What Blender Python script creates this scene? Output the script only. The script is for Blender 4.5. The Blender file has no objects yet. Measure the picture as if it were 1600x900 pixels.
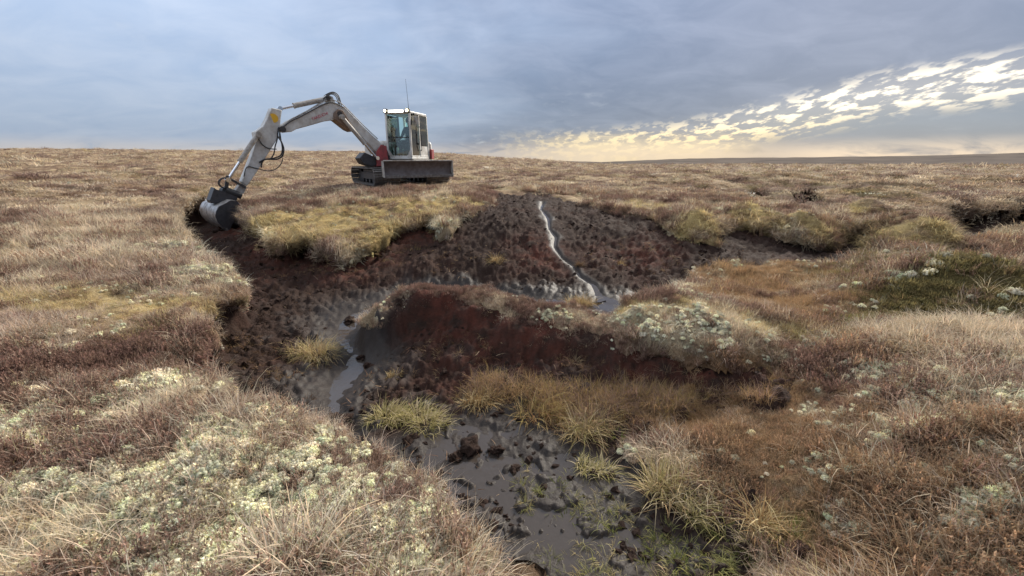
import bpy, math, random
import numpy as np
from mathutils import Vector, Matrix
random.seed(7); rng = np.random.default_rng(11)
S = bpy.context.scene
C = S.collection
R = math.radians

# ------------------------------------------------------------------ camera
FPX, PITCH = 620.0, math.atan(203 / 620.0)      # focal length in px of the 1600 px wide photograph
SP, CP = math.sin(PITCH), math.cos(PITCH)
cam = bpy.data.cameras.new('camera'); cam.sensor_width = 36; cam.lens = FPX / 1600 * 36
cam.clip_start = 0.05; cam.clip_end = 6000
co = bpy.data.objects.new('camera', cam); C.objects.link(co)
co.rotation_euler = (math.pi / 2 - PITCH, 0, 0)
S.camera = co

# ------------------------------------------------------------------ sky, sun, exposure
SUN_AZ, SUN_EL = R(38), R(31)
W = bpy.data.worlds.new('World'); S.world = W; W.use_nodes = True
def build_world():
    nt = W.node_tree; N = nt.nodes; L = nt.links; N.clear()
    def nd(t, **k):
        n = N.new(t)
        for a, b in k.items(): setattr(n, a, b)
        return n
    def val(x, sock):
        if isinstance(x, (int, float)): sock.default_value = x
        elif isinstance(x, tuple): sock.default_value = x
        else: L.new(x, sock)
    def m(op, a, b=None, c=None, clamp=False):
        n = nd('ShaderNodeMath', operation=op, use_clamp=clamp); val(a, n.inputs[0])
        if b is not None: val(b, n.inputs[1])
        if c is not None: val(c, n.inputs[2])
        return n.outputs[0]
    def mix(f, a, b):
        n = nd('ShaderNodeMix', data_type='RGBA'); val(f, n.inputs[0]); val(a, n.inputs[6]); val(b, n.inputs[7])
        return n.outputs[2]
    def ss(x, a, b):
        n = nd('ShaderNodeMapRange', interpolation_type='SMOOTHSTEP'); val(x, n.inputs[0]); n.inputs[1].default_value = a; n.inputs[2].default_value = b
        return n.outputs[0]
    def noise(vec, scale, det=4, rough=.55, dist=0.):
        n = nd('ShaderNodeTexNoise'); L.new(vec, n.inputs['Vector'])
        n.inputs['Scale'].default_value = scale; n.inputs['Detail'].default_value = det
        n.inputs['Roughness'].default_value = rough; n.inputs['Distortion'].default_value = dist
        return n.outputs['Fac']
    tc = nd('ShaderNodeTexCoord'); sx = nd('ShaderNodeSeparateXYZ'); L.new(tc.outputs['Generated'], sx.inputs[0])
    x, y, z = sx.outputs
    az = m('MULTIPLY', m('ARCTAN2', x, y), 57.2958)
    el = m('MULTIPLY', m('ARCSINE', z), 57.2958)
    zz = m('ADD', m('MAXIMUM', z, 0.0), 0.26)
    cv = nd('ShaderNodeCombineXYZ'); L.new(m('DIVIDE', x, zz), cv.inputs[0]); L.new(m('DIVIDE', y, zz), cv.inputs[1])
    p = cv.outputs[0]
    # streaky cloud coordinates: squeeze along a diagonal
    mp = nd('ShaderNodeMapping'); L.new(p, mp.inputs[0]); mp.inputs['Rotation'].default_value = (0, 0, R(-24)); mp.inputs['Scale'].default_value = (.8, 1.1, 1)
    ps = mp.outputs[0]
    n1 = noise(ps, .95, 5, .55, .5); n2 = noise(ps, 3.6, 7, .58, .6); n3 = noise(p, 9.0, 5, .6, .3)
    sky = nd('ShaderNodeTexSky', sky_type='NISHITA', sun_disc=False, sun_elevation=SUN_EL, sun_rotation=SUN_AZ)
    K = 4.15                                     # the Background runs at 0.1
    def c(r, g, b): return (r * K, g * K, b * K, 1)
    # thin bright cloud on the left, thick slate deck to the right
    deck = ss(m('ADD', m('ADD', az, m('MULTIPLY', m('SUBTRACT', n1, .5), 70)), m('MULTIPLY', el, 1.0)), -30, 30)
    light = mix(ss(n2, .2, .8), c(.40, .51, .70), c(.52, .61, .77))
    dark = mix(ss(n2, .25, .85), c(.155, .205, .315), c(.25, .30, .42))
    col = mix(deck, light, dark)
    # a few brighter wisps
    wisp = m('MULTIPLY', ss(n1, .52, .72), ss(n3, .5, .75))
    col = mix(m('MULTIPLY', wisp, .6), col, c(.62, .67, .74))
    # clear slate blue strip low on the right
    col = mix(m('MULTIPLY', m('MULTIPLY', ss(az, 22, 40), ss(el, 7, 3)), .6), col, c(.27, .36, .47))
    # the break in the deck: bright, cellular, rising to the right
    cl = m('MINIMUM', m('ADD', m('MULTIPLY', m('MULTIPLY', az, az), .0031), .9), m('ADD', m('MULTIPLY', az, .075), 2.9))
    d = m('SUBTRACT', el, m('ADD', cl, m('MULTIPLY', m('SUBTRACT', n1, .5), 1.6)))
    band = m('MULTIPLY', ss(d, -3.0, -.6), ss(d, 3.0, .5))
    band = m('MULTIPLY', band, m('MULTIPLY', ss(az, -6, 14), ss(az, 62, 44)))
    vor = nd('ShaderNodeTexNoise'); mp2 = nd('ShaderNodeMapping'); L.new(p, mp2.inputs[0]); mp2.inputs['Scale'].default_value = (1, .55, 1); mp2.inputs['Rotation'].default_value = (0, 0, R(-20))
    L.new(mp2.outputs[0], vor.inputs['Vector']); vor.inputs['Scale'].default_value = 13; vor.inputs['Detail'].default_value = 4; vor.inputs['Roughness'].default_value = .55
    cells = ss(m('ADD', vor.outputs['Fac'], m('MULTIPLY', m('SUBTRACT', n3, .5), .35)), .46, .60)
    br = m('MULTIPLY', band, m('ADD', m('MULTIPLY', cells, .88), .12))
    bcol = mix(ss(el, 1.5, 6.5), c(1.3, 1.05, .62), c(1.75, 1.55, 1.2))
    col = mix(br, col, bcol)
    glow = m('MULTIPLY', m('MULTIPLY', ss(az, -4, 12), ss(az, 36, 22)), ss(m('ADD', el, m('MULTIPLY', m('SUBTRACT', n2, .5), 5.5)), 3.6, .6))
    col = mix(m('MULTIPLY', glow, .8), col, c(1.25, 1.02, .66))
    # warm pale line on the horizon
    hz = m('MULTIPLY', ss(el, 2.4, .2), ss(m('ADD', n2, m('MULTIPLY', n1, .4)), .42, .75))
    hz = m('MULTIPLY', hz, m('ADD', .55, m('MULTIPLY', ss(az, 30, 38), .45)))
    col = mix(hz, col, c(1.05, .88, .70))
    lum = nd('ShaderNodeRGBToBW'); L.new(col, lum.inputs[0]); gc = nd('ShaderNodeCombineColor'); L.new(lum.outputs[0], gc.inputs[0]); L.new(lum.outputs[0], gc.inputs[1]); L.new(lum.outputs[0], gc.inputs[2])
    col = mix(m('MULTIPLY', ss(z, .3, .8), .7), col, gc.outputs[0])     # the deck overhead is greyer than at the rim
    # overcast skies brighten toward the zenith
    zen = m('ADD', 1.0, m('MULTIPLY', m('POWER', m('MAXIMUM', z, 0.0), 1.15), 3.6))
    vm = nd('ShaderNodeVectorMath', operation='SCALE'); L.new(col, vm.inputs[0]); L.new(zen, vm.inputs['Scale'])
    fin = mix(.94, sky.outputs[0], vm.outputs[0])
    bg = nd('ShaderNodeBackground'); L.new(fin, bg.inputs[0]); bg.inputs[1].default_value = .1
    out = nd('ShaderNodeOutputWorld'); L.new(bg.outputs[0], out.inputs[0])
build_world()
sl = bpy.data.lights.new('sun', 'SUN'); sl.energy = 4.0; sl.angle = R(16); sl.color = (1, .93, .82)
so = bpy.data.objects.new('sun', sl); C.objects.link(so)
so.rotation_euler = Vector((-math.sin(SUN_AZ) * math.cos(SUN_EL), -math.cos(SUN_AZ) * math.cos(SUN_EL), -math.sin(SUN_EL))).to_track_quat('-Z', 'Y').to_euler()
vs = S.view_settings; vs.view_transform = 'Standard'; vs.look = 'None'; vs.exposure = 0.85; vs.gamma = 1; vs.use_curve_mapping = False

# ------------------------------------------------------------------ pixel rays and noise
def ray(px, py):
    u = (px - 800) / FPX; v = (450 - py) / FPX
    return np.array([u, CP + v * SP, -SP + v * CP])
def at_h(px, py, h):
    d = ray(px, py); return d * (h / -d[2])
def at_depth(px, py, t): return ray(px, py) * t

def _hash(ix, iy, seed):
    h = (ix.astype(np.int64) * 374761393 + iy.astype(np.int64) * 668265263 + seed * 1442695041) & 0xffffffff
    h = ((h ^ (h >> 13)) * 1274126177) & 0xffffffff
    return (h ^ (h >> 16)) & 0xffffffff
def pnoise(x, y, seed=0):
    x = np.asarray(x, float); y = np.asarray(y, float)
    ix = np.floor(x); iy = np.floor(y); fx = x - ix; fy = y - iy
    ux = fx * fx * fx * (fx * (fx * 6 - 15) + 10); uy = fy * fy * fy * (fy * (fy * 6 - 15) + 10)
    def g(ox, oy):
        a = _hash(ix + ox, iy + oy, seed) / 4294967296.0 * 2 * np.pi
        return np.cos(a) * (fx - ox) + np.sin(a) * (fy - oy)
    n0 = g(0, 0) * (1 - ux) + g(1, 0) * ux; n1 = g(0, 1) * (1 - ux) + g(1, 1) * ux
    return (n0 * (1 - uy) + n1 * uy) * 1.5
def fbm(x, y, seed=0, oct=4, rough=.5):
    a, s, f = 1.0, 0.0, 1.0
    for i in range(oct):
        s = s + a * pnoise(np.asarray(x) * f, np.asarray(y) * f, seed + i * 17); a *= rough; f *= 2.03
    return s
def sst(a, b, x):
    t = np.clip((x - a) / (b - a), 0, 1); return t * t * (3 - 2 * t)

# ------------------------------------------------------------------ terrain fields
def tps_fit(P, Z, reg=.002):
    n = len(P); d = np.linalg.norm(P[:, None] - P[None], axis=2)
    K = np.where(d > 0, d * d * np.log(d + 1e-12), 0) + reg * np.eye(n) * 10
    A = np.zeros((n + 3, n + 3)); A[:n, :n] = K; A[:n, n] = 1; A[:n, n + 1:] = P; A[n, :n] = 1; A[n + 1:, :n] = P.T
    b = np.zeros(n + 3); b[:n] = Z
    return P, np.linalg.solve(A, b)
def tps_eval(m, x, y):
    P, c = m; x = np.asarray(x, float).ravel(); y = np.asarray(y, float).ravel(); out = np.empty_like(x)
    for i in range(0, len(x), 40000):
        X = x[i:i + 40000]; Y = y[i:i + 40000]
        d2 = (X[:, None] - P[:, 0]) ** 2 + (Y[:, None] - P[:, 1]) ** 2
        out[i:i + 40000] = (.5 * d2 * np.log(d2 + 1e-12)) @ c[:-3] + c[-3] + c[-2] * X + c[-1] * Y
    return out
def ctrl(pts): return [tuple(at_h(a, b, h)) for a, b, h in pts]

RIGHT = [(1450,420,1.68),(1590,450,1.6),(1300,405,1.76),(1250,440,1.86),(1150,450,1.97),(1350,460,1.78),(1400,520,1.72),(1590,520,1.55),
 (1300,540,1.74),(1250,600,1.82),(1400,600,1.64),(1590,620,1.45),(1200,700,1.92),(1350,720,1.76),(1590,800,1.5),(1400,850,1.76),(1250,850,1.96),
 (1150,780,2.06),(1000,640,2.12),(1100,620,2.05),(1550,380,1.52),(1590,700,1.42)]
MPT = ctrl([(100,880,1.62),(300,880,1.62),(500,880,1.63),(700,880,1.72),(0,700,1.6),(200,700,1.6),(400,700,1.6),(600,740,1.68),(430,640,1.66),
 (100,560,1.56),(250,600,1.66),(0,500,1.47),(150,480,1.47),(250,500,1.55),(300,450,1.52),(350,440,1.55),(100,400,1.32),(250,380,1.36),(0,350,1.15),
 (200,330,1.22),(260,330,1.27),(0,300,.95),(200,300,1.0),(330,300,1.14),(450,320,1.19),(540,370,1.42),(430,365,1.4),(600,340,1.26),(690,330,1.18),
 (540,330,1.2),(540,300,.98),(620,295,.93),(700,292,.92),(770,300,.97),(760,318,1.1),(680,345,1.24),(850,300,.99),(850,280,.88),(1000,290,1.0),
 (1000,320,1.2),(1090,350,1.38),(1100,320,1.2),(1200,335,1.3),(1270,350,1.4),(1300,310,1.15),(1400,310,1.15),(1500,310,1.15),(1590,300,1.1),
 (1400,290,1.02),(1380,345,1.4),(1420,370,1.5),(1590,340,1.3),
 (1235,520,1.7),(1100,490,1.6),(1100,530,1.69),(1000,490,1.66),(1000,528,1.75),(900,495,1.74),(830,485,1.72),(760,460,1.67),(690,452,1.62),(640,458,1.66),(600,470,1.8)] + RIGHT) \
 + [(0,0,-1.62),(-3,0,-1.6),(3,0,-1.6),(-8,2,-1.55),(8,1,-1.4),(0,-4,-1.6),(-6,-4,-1.55),(6,-4,-1.4),(12,4,-1.35),(-12,6,-1.25),(-14,14,-.9),(16,10,-1.2),(18,18,-1.0)]
FPT = ctrl([(700,720,2.2),(800,760,2.2),(900,830,2.2),(1000,860,2.18),(850,680,2.18),(1050,760,2.15),(1150,860,2.08),(640,660,2.2),(560,640,2.2),
 (520,600,2.22),(560,560,2.22),(540,510,2.2),(520,490,2.15),(600,540,2.14),(480,560,2.16),(430,560,2.14),(360,580,2.1),(330,520,2.0),(420,480,2.05),
 (400,440,1.97),(350,400,1.86),(330,372,1.85),(320,355,1.87),(300,343,1.84),(290,332,1.75),(340,340,1.85),(310,325,1.75),(380,370,1.76),(380,345,1.62),
 (800,590,2.15),(700,570,2.15),(640,520,2.05),(720,520,1.97),(700,480,1.8),(800,540,2.02),(900,560,2.02),(1000,580,2.02),(1000,548,1.92),(1100,575,1.95),(1200,580,1.9),(900,520,1.9),
 (770,462,2.15),(640,452,2.11),(700,452,2.12),(840,466,2.13),(590,470,2.12),(560,470,2.12),(900,478,2.12),(960,480,2.12),(920,450,2.05),(880,420,1.9),(860,380,1.6),(850,345,1.3),(845,318,1.1),(780,440,2.03),(780,400,1.75),(780,350,1.32),
 (690,370,1.53),(660,400,1.74),(600,400,1.75),(540,410,1.82),(540,440,1.98),(460,400,1.86),(440,440,1.96),(700,440,2.03),(640,420,1.86),
 (960,400,1.8),(960,350,1.4),(1050,380,1.62),(1100,400,1.76),(1150,388,1.73),(1230,382,1.72),(1300,384,1.78),(1260,396,1.8),(1330,396,1.8),(1000,430,1.98),(1080,440,1.98),(1040,460,2.06),(960,330,1.25),
 (1490,350,1.70),(1540,350,1.66),(1600,340,1.58),(1500,375,1.76),(1480,396,1.84),(1340,375,1.72),(1365,362,1.68),(1262,308,1.38),(1180,303,1.28),(1360,298,1.2),(900,610,2.12),(860,640,2.16),(800,620,2.14)] + RIGHT)
MT = tps_fit(np.array([p[:2] for p in MPT]), np.array([p[2] for p in MPT]))
FT = tps_fit(np.array([p[:2] for p in FPT]), np.array([p[2] for p in FPT]))

AZK = np.array([-180, -90, -60, -45, -20, -8, -3, 5, 11, 20, 35, 50, 70, 90, 180.])
CRZ = np.array([1.0, 1.3, 1.6, 1.8, 1.75, .9, 0.0, -.7, -1.35, -1.3, -1.2, -1.1, -.9, .3, 1.0])
CRR = np.array([120, 140, 150, 150, 150, 120, 100, 85, 75, 75, 80, 80, 85, 100, 120.])
def Mfar(x, y):
    r = np.hypot(x, y); az = np.degrees(np.arctan2(x, y))
    cz = np.interp(az, AZK, CRZ); cr = np.interp(az, AZK, CRR)
    z = -.92 + (cz + .92) * sst(14, cr, r)
    return z - 9 * sst(cr, cr * 3.2, r)
BUMPS = [(1425,380,.75,.30),(1430,425,.7,.20),(1490,470,.8,.30),(1090,358,.42,.19),(1250,360,.5,.19),(1350,336,.5,.2),(1170,338,.4,.15),
         (1380,300,.9,.14),(1240,308,.8,.12),(430,650,.5,.05),(340,440,.4,.06),(1540,560,.7,.1)]
_B = None; HAGB = []
def Msmooth(x, y):
    x = np.asarray(x, float); y = np.asarray(y, float)
    r = np.hypot(x, y); k = sst(13, 24, r); k = np.maximum(k, sst(-1, -6, y)) if False else k
    z = np.where(k < 1, tps_eval(MT, np.clip(x, -26, 26), np.clip(y, -26, 26)).reshape(x.shape), 0)
    z = z * (1 - k) + Mfar(x, y) * k
    if _B is not None:
        for bx, by, br, bh in _B: z = z + bh * np.exp(-((x - bx) ** 2 + (y - by) ** 2) / (br * br))
    return z
def hit(px, py, f=None):
    d = ray(px, py); t = np.concatenate([np.linspace(.8, 25, 800), np.geomspace(25, 300, 200)[1:]])
    z = (f or Msmooth)(d[0] * t, d[1] * t) - d[2] * t
    i = np.argmax(z > 0) if (z > 0).any() else len(t) - 1
    return d * t[i]
_B = [(*hit(a, b)[:2], r_, h_) for a, b, r_, h_ in BUMPS]; _B = [(a, b, r_, h_ * 1.6) for a, b, r_, h_ in _B]
EXC = np.array([-4.13, 15.06])                  # where the digger stands
def M(x, y):
    z = Msmooth(x, y); r = np.hypot(x, y)
    b1 = 1 - 2 * np.abs(pnoise(x * .55 + 3, y * .55, 5)); b2 = 1 - 2 * np.abs(pnoise(x * 1.3, y * 1.3 + 7, 9))
    far = sst(9, 26, r)
    n = .050 * b1 + .042 * b2 + .03 * fbm(x * 2.6, y * 2.6, 21, 3) + .008 * fbm(x * 11, y * 11, 33, 2)
    n = n + far * (.18 * fbm(x * .22, y * .22, 41, 3) + .16 * (1 - 2 * np.abs(pnoise(x * .4, y * .4, 47))) + .05 * b1)
    if HAGB:
        hg = sum(np.exp(-((x - bx) ** 2 + (y - by) ** 2) / (br * br)) for bx, by, br in HAGB); n = n + np.clip(hg, 0, 1) * (.10 * (.5 - np.abs(pnoise(x * 1.5, y * 1.5, 431)) * 1.6) + .05 * fbm(x * 4, y * 4, 441, 2))
    flat = np.exp(-(((x - EXC[0]) ** 2 + (y - EXC[1]) ** 2) / 5.5) ** 2)
    return z + n * (1 - .8 * flat) * sst(260, 200, r)

HAGB = [(*hit(a, b)[:2], r_) for a, b, r_ in [(540,345,1.2),(450,345,.9),(630,330,1.0),(710,325,.8),(1100,510,.4),(1000,505,.3),(1090,355,.7),(1260,355,.7)]]
GP = [(300,312),(268,319),(260,340),(271,370),(288,388),(308,405),(330,415),(366,440),(362,458),(325,468),(285,495),(282,508),(316,530),(300,552),(262,560),(250,578),
 (292,612),(312,662),(350,660),(420,652),(480,672),(505,705),(540,718),(580,728),(612,752),(640,785),(668,825),(705,865),(735,905),(755,950),(770,1030),(1300,1010),(1260,900),
 (1190,830),(1140,785),(1010,690),(1080,640),(1200,625),(1252,580),(1268,520),(1225,488),(1070,468),(1095,440),(1100,425),(1120,424),(1160,412),(1210,412),(1260,414),(1310,414),(1350,416),(1365,375),(1388,352),
 (1350,350),(1325,345),(1305,360),(1290,372),(1265,377),(1235,367),(1205,345),(1190,353),(1170,343),(1135,346),(1110,350),(1105,373),(1085,369),(1055,356),(1030,339),(980,336),(930,326),(900,318),
 (860,311),(848,303),(800,306),(772,306),(767,320),(744,328),(715,338),(695,351),(685,334),(659,343),(633,347),(607,354),(594,364),(578,377),(539,388),(500,377),(468,360),(442,380),(429,370),(429,347),
 (406,351),(388,334),(380,316),(350,310)]
G3 = [(1458,322),(1520,319),(1560,328),(1600,312),(1670,316),(1650,352),(1580,362),(1540,382),(1505,386),(1475,368),(1464,345)]
G4 = [(1445,378),(1462,362),(1490,388),(1505,402),(1550,412),(1490,420),(1452,405)]
G5 = [(1225,300),(1262,294),(1292,302),(1290,318),(1250,318)]
G6 = [(1150,302),(1180,297),(1205,300),(1200,309),(1165,310)]
PP = [(1300,545),(1238,540),(1190,545),(1150,536),(1120,546),(1085,532),(1040,534),(990,526),(970,532),(955,508),(920,505),(868,516),(845,508),(790,492),(740,470),(700,462),(625,466),(588,484),(596,470),(640,452),(690,445),(760,452),
      (850,474),(960,490),(985,474),(1060,466),(1200,484),(1290,500)]
def topoly(pp): return np.array([hit(a, b)[:2] for a, b in pp])
POLY_G, POLY_3, POLY_4, POLY_P = topoly(GP), topoly(G3), topoly(G4), topoly(PP); POLY_5, POLY_6 = topoly(G5), topoly(G6)
def sdf(poly, x, y):                            # positive inside
    x = np.asarray(x, float); y = np.asarray(y, float)
    best = np.full(x.shape, 1e9); ins = np.zeros(x.shape, bool); n = len(poly)
    for i in range(n):
        ax, ay = poly[i]; bx, by = poly[(i + 1) % n]; ex, ey = bx - ax, by - ay
        wx, wy = x - ax, y - ay
        t = np.clip((wx * ex + wy * ey) / (ex * ex + ey * ey + 1e-12), 0, 1)
        best = np.minimum(best, (wx - t * ex) ** 2 + (wy - t * ey) ** 2)
        cnd = (ay > y) != (by > y)
        ins ^= cnd & (x < (bx - ax) * (y - ay) / (by - ay + 1e-15) + ax)
    return np.where(ins, 1, -1) * np.sqrt(best)
def turf_raw(x, y):
    s = -sdf(POLY_G, x, y)
    s = np.minimum(s, -sdf(POLY_3, x, y)); s = np.minimum(s, -sdf(POLY_4, x, y)); s = np.minimum(s, np.minimum(-sdf(POLY_5, x, y), -sdf(POLY_6, x, y)))
    return np.maximum(s, sdf(POLY_P, x, y) - .05 * sst(1.6, .6, x))
def turf(x, y):                                 # signed distance to the turf edge, positive on turf
    w = .20 * fbm(x * 1.7, y * 1.7, 61, 2) + .13 * fbm(x * 4.5, y * 4.5, 71, 3)
    return turf_raw(x, y) + w * .6
def turf_grad(x, y, e=.04):
    s0 = turf(x, y); gx = (turf(x + e, y) - s0) / e; gy = (turf(x, y + e) - s0) / e
    l = np.sqrt(gx * gx + gy * gy) + 1e-6
    return s0, gx / l, gy / l
def F0(x, y): return tps_eval(FT, x, y).reshape(np.shape(x))
LW = .20
PT = np.array([0, .4, .58, .72, .86, 1.0]); PS = np.array([LW, .03, -.07, -.12, -.12, .0]); PD = np.array([0, .0, .03, .10, .20, .30])
def ridge(x, y): return sst(-.5, -.1, sdf(POLY_P, x, y)) * sst(1.7, .9, x)
def moor_pts(x, y, s, gx, gy):
    z = M(x, y); D = z - F0(x, y)
    a = sst(.12, .30, D) * (np.abs(s) < 5) * (1 - .92 * ridge(x, y)); lk = (1 - .6 * ridge(x, y)) * (1 + .9 * sst(6, 8, np.hypot(x, y)))
    tau = np.clip((LW - s) / (2 * LW), 0, 1)
    s2 = np.interp(tau, PT, PS); dn = np.interp(tau, PT, PD)
    mv = np.where(s < LW, (s - s2) * a, 0)
    var = .75 + .5 * fbm(x * .9, y * .9, 81, 2)
    dn = dn * np.minimum(1, D / .33) * a * np.clip(var, .4, 1.3) * lk + (1 - a) * (.10 * tau ** 2 + .55 * ridge(x, y) * np.clip(tau - .58, 0, 1) ** 1.1)
    return x - gx * mv, y - gy * mv, z - np.where(s < LW, dn, 0), a, tau

# fan of ground samples, dense near the photographer, closing all the way round
ang = np.concatenate([np.linspace(-180, -66, 60, endpoint=False), np.linspace(-66, 66, 640, endpoint=False), np.linspace(66, 180, 61)])
rad = np.concatenate([[.02, .2, .4, .6, .75], np.geomspace(.85, 15, 430), np.geomspace(15, 300, 190)[1:]])
A, RR = np.meshgrid(np.radians(ang), rad, indexing='ij')
GX, GY = RR * np.sin(A), RR * np.cos(A)
def grid_mesh(name, X, Y, Z, keep, attrs, mat):
    na, nr = X.shape; idx = np.arange(na * nr).reshape(na, nr)
    q = np.stack([idx[:-1, :-1], idx[:-1, 1:], idx[1:, 1:], idx[1:, :-1]], -1).reshape(-1, 4)
    k = keep.ravel(); q = q[k[q].all(1)]
    use = np.unique(q); remap = np.full(na * nr, -1); remap[use] = np.arange(len(use)); q = remap[q]
    V = np.stack([X.ravel(), Y.ravel(), Z.ravel()], 1)[use]
    me = bpy.data.meshes.new(name); me.vertices.add(len(V)); me.vertices.foreach_set('co', V.ravel())
    me.loops.add(len(q) * 4); me.loops.foreach_set('vertex_index', q.ravel()); me.polygons.add(len(q))
    me.polygons.foreach_set('loop_start', np.arange(0, len(q) * 4, 4)); me.polygons.foreach_set('use_smooth', np.ones(len(q), bool))
    for an, av in attrs.items():
        if av.ndim == 3:
            at = me.attributes.new(an, 'FLOAT_COLOR', 'POINT'); c4 = np.ones((len(use), 4)); c4[:, :3] = av.reshape(-1, 3)[use]; at.data.foreach_set('color', c4.ravel())
        else:
            at = me.attributes.new(an, 'FLOAT', 'POINT'); at.data.foreach_set('value', av.ravel()[use])
    me.update(calc_edges=True); me.validate()
    me.materials.append(mat); o = bpy.data.objects.new(name, me); C.objects.link(o); return o

# ------------------------------------------------------------------ materials
def new_mat(name):
    m = bpy.data.materials.new(name); m.use_nodes = True; nt = m.node_tree; nt.nodes.clear()
    out = nt.nodes.new('ShaderNodeOutputMaterial'); return m, nt, out
def simple(name, col, rough=.5, metal=0., var=.25, scale=9., bump=.0, dirt=None, emis=None, spec=.5):
    m, nt, out = new_mat(name); N = nt.nodes; L = nt.links
    b = N.new('ShaderNodeBsdfPrincipled'); L.new(b.outputs[0], out.inputs[0])
    tc = N.new('ShaderNodeTexCoord'); n = N.new('ShaderNodeTexNoise'); L.new(tc.outputs['Object'], n.inputs[0]); n.inputs['Scale'].default_value = scale; n.inputs['Detail'].default_value = 6; n.inputs['Roughness'].default_value = .65
    rp = N.new('ShaderNodeValToRGB'); L.new(n.outputs['Fac'], rp.inputs[0])
    d = dirt or tuple(c * (1 - var) for c in col)
    rp.color_ramp.elements[0].position = .33; rp.color_ramp.elements[0].color = (*d, 1)
    rp.color_ramp.elements[1].position = .62; rp.color_ramp.elements[1].color = (*col, 1)
    L.new(rp.outputs[0], b.inputs['Base Color'])
    b.inputs['Roughness'].default_value = rough; b.inputs['Metallic'].default_value = metal; b.inputs['Specular IOR Level'].default_value = spec
    if bump:
        bp_ = N.new('ShaderNodeBump'); bp_.inputs['Strength'].default_value = bump; bp_.inputs['Distance'].default_value = .02; L.new(n.outputs['Fac'], bp_.inputs['Height']); L.new(bp_.outputs[0], b.inputs['Normal'])
    if emis: b.inputs['Emission Color'].default_value = (*emis[0], 1); b.inputs['Emission Strength'].default_value = emis[1]
    return m
def veg_mat(name, trans=.25, instancer=True):
    m, nt, out = new_mat(name); N = nt.nodes; L = nt.links
    a = N.new('ShaderNodeAttribute'); a.attribute_name = 'tint'; a.attribute_type = 'INSTANCER' if instancer else 'GEOMETRY'
    sh = N.new('ShaderNodeAttribute'); sh.attribute_name = 'shade'
    mx = N.new('ShaderNodeMix'); mx.data_type = 'RGBA'; mx.blend_type = 'MULTIPLY'; mx.inputs[0].default_value = 1
    L.new(a.outputs['Color'], mx.inputs[6]); L.new(sh.outputs['Color'], mx.inputs[7])
    d = N.new('ShaderNodeBsdfDiffuse'); t = N.new('ShaderNodeBsdfTranslucent'); L.new(mx.outputs[2], d.inputs[0]); L.new(mx.outputs[2], t.inputs[0])
    ms = N.new('ShaderNodeMixShader'); ms.inputs[0].default_value = trans; L.new(d.outputs[0], ms.inputs[1]); L.new(t.outputs[0], ms.inputs[2]); L.new(ms.outputs[0], out.inputs[0])
    return m
def ground_mat():
    m, nt, out = new_mat('moor_turf'); N = nt.nodes; L = nt.links
    b = N.new('ShaderNodeBsdfPrincipled'); L.new(b.outputs[0], out.inputs[0]); b.inputs['Roughness'].default_value = .95; b.inputs['Specular IOR Level'].default_value = .1
    a = N.new('ShaderNodeAttribute'); a.attribute_name = 'tint'
    tc = N.new('ShaderNodeTexCoord')
    def nz(s, d=6, r=.7):
        n = N.new('ShaderNodeTexNoise'); L.new(tc.outputs['Object'], n.inputs[0]); n.inputs['Scale'].default_value = s; n.inputs['Detail'].default_value = d; n.inputs['Roughness'].default_value = r; return n
    n1, n2 = nz(3.2), nz(45, 4)
    rp = N.new('ShaderNodeValToRGB'); L.new(n1.outputs['Fac'], rp.inputs[0]); e = rp.color_ramp.elements
    e[0].position = .3; e[0].color = (.45, .38, .33, 1); e[1].position = .68; e[1].color = (1.25, 1.2, 1.1, 1)
    mx = N.new('ShaderNodeMix'); mx.data_type = 'RGBA'; mx.blend_type = 'MULTIPLY'; mx.inputs[0].default_value = 1
    L.new(a.outputs['Color'], mx.inputs[6]); L.new(rp.outputs[0], mx.inputs[7])
    rp2 = N.new('ShaderNodeValToRGB'); L.new(n2.outputs['Fac'], rp2.inputs[0]); e = rp2.color_ramp.elements
    e[0].position = .3; e[0].color = (.6, .55, .5, 1); e[1].position = .7; e[1].color = (1.2, 1.2, 1.15, 1)
    mx2 = N.new('ShaderNodeMix'); mx2.data_type = 'RGBA'; mx2.blend_type = 'MULTIPLY'; mx2.inputs[0].default_value = 1
    L.new(mx.outputs[2], mx2.inputs[6]); L.new(rp2.outputs[0], mx2.inputs[7]); L.new(mx2.outputs[2], b.inputs['Base Color'])
    bp_ = N.new('ShaderNodeBump'); bp_.inputs['Strength'].default_value = .8; bp_.inputs['Distance'].default_value = .04; L.new(n2.outputs['Fac'], bp_.inputs['Height']); L.new(bp_.outputs[0], b.inputs['Normal'])
    return m
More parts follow.
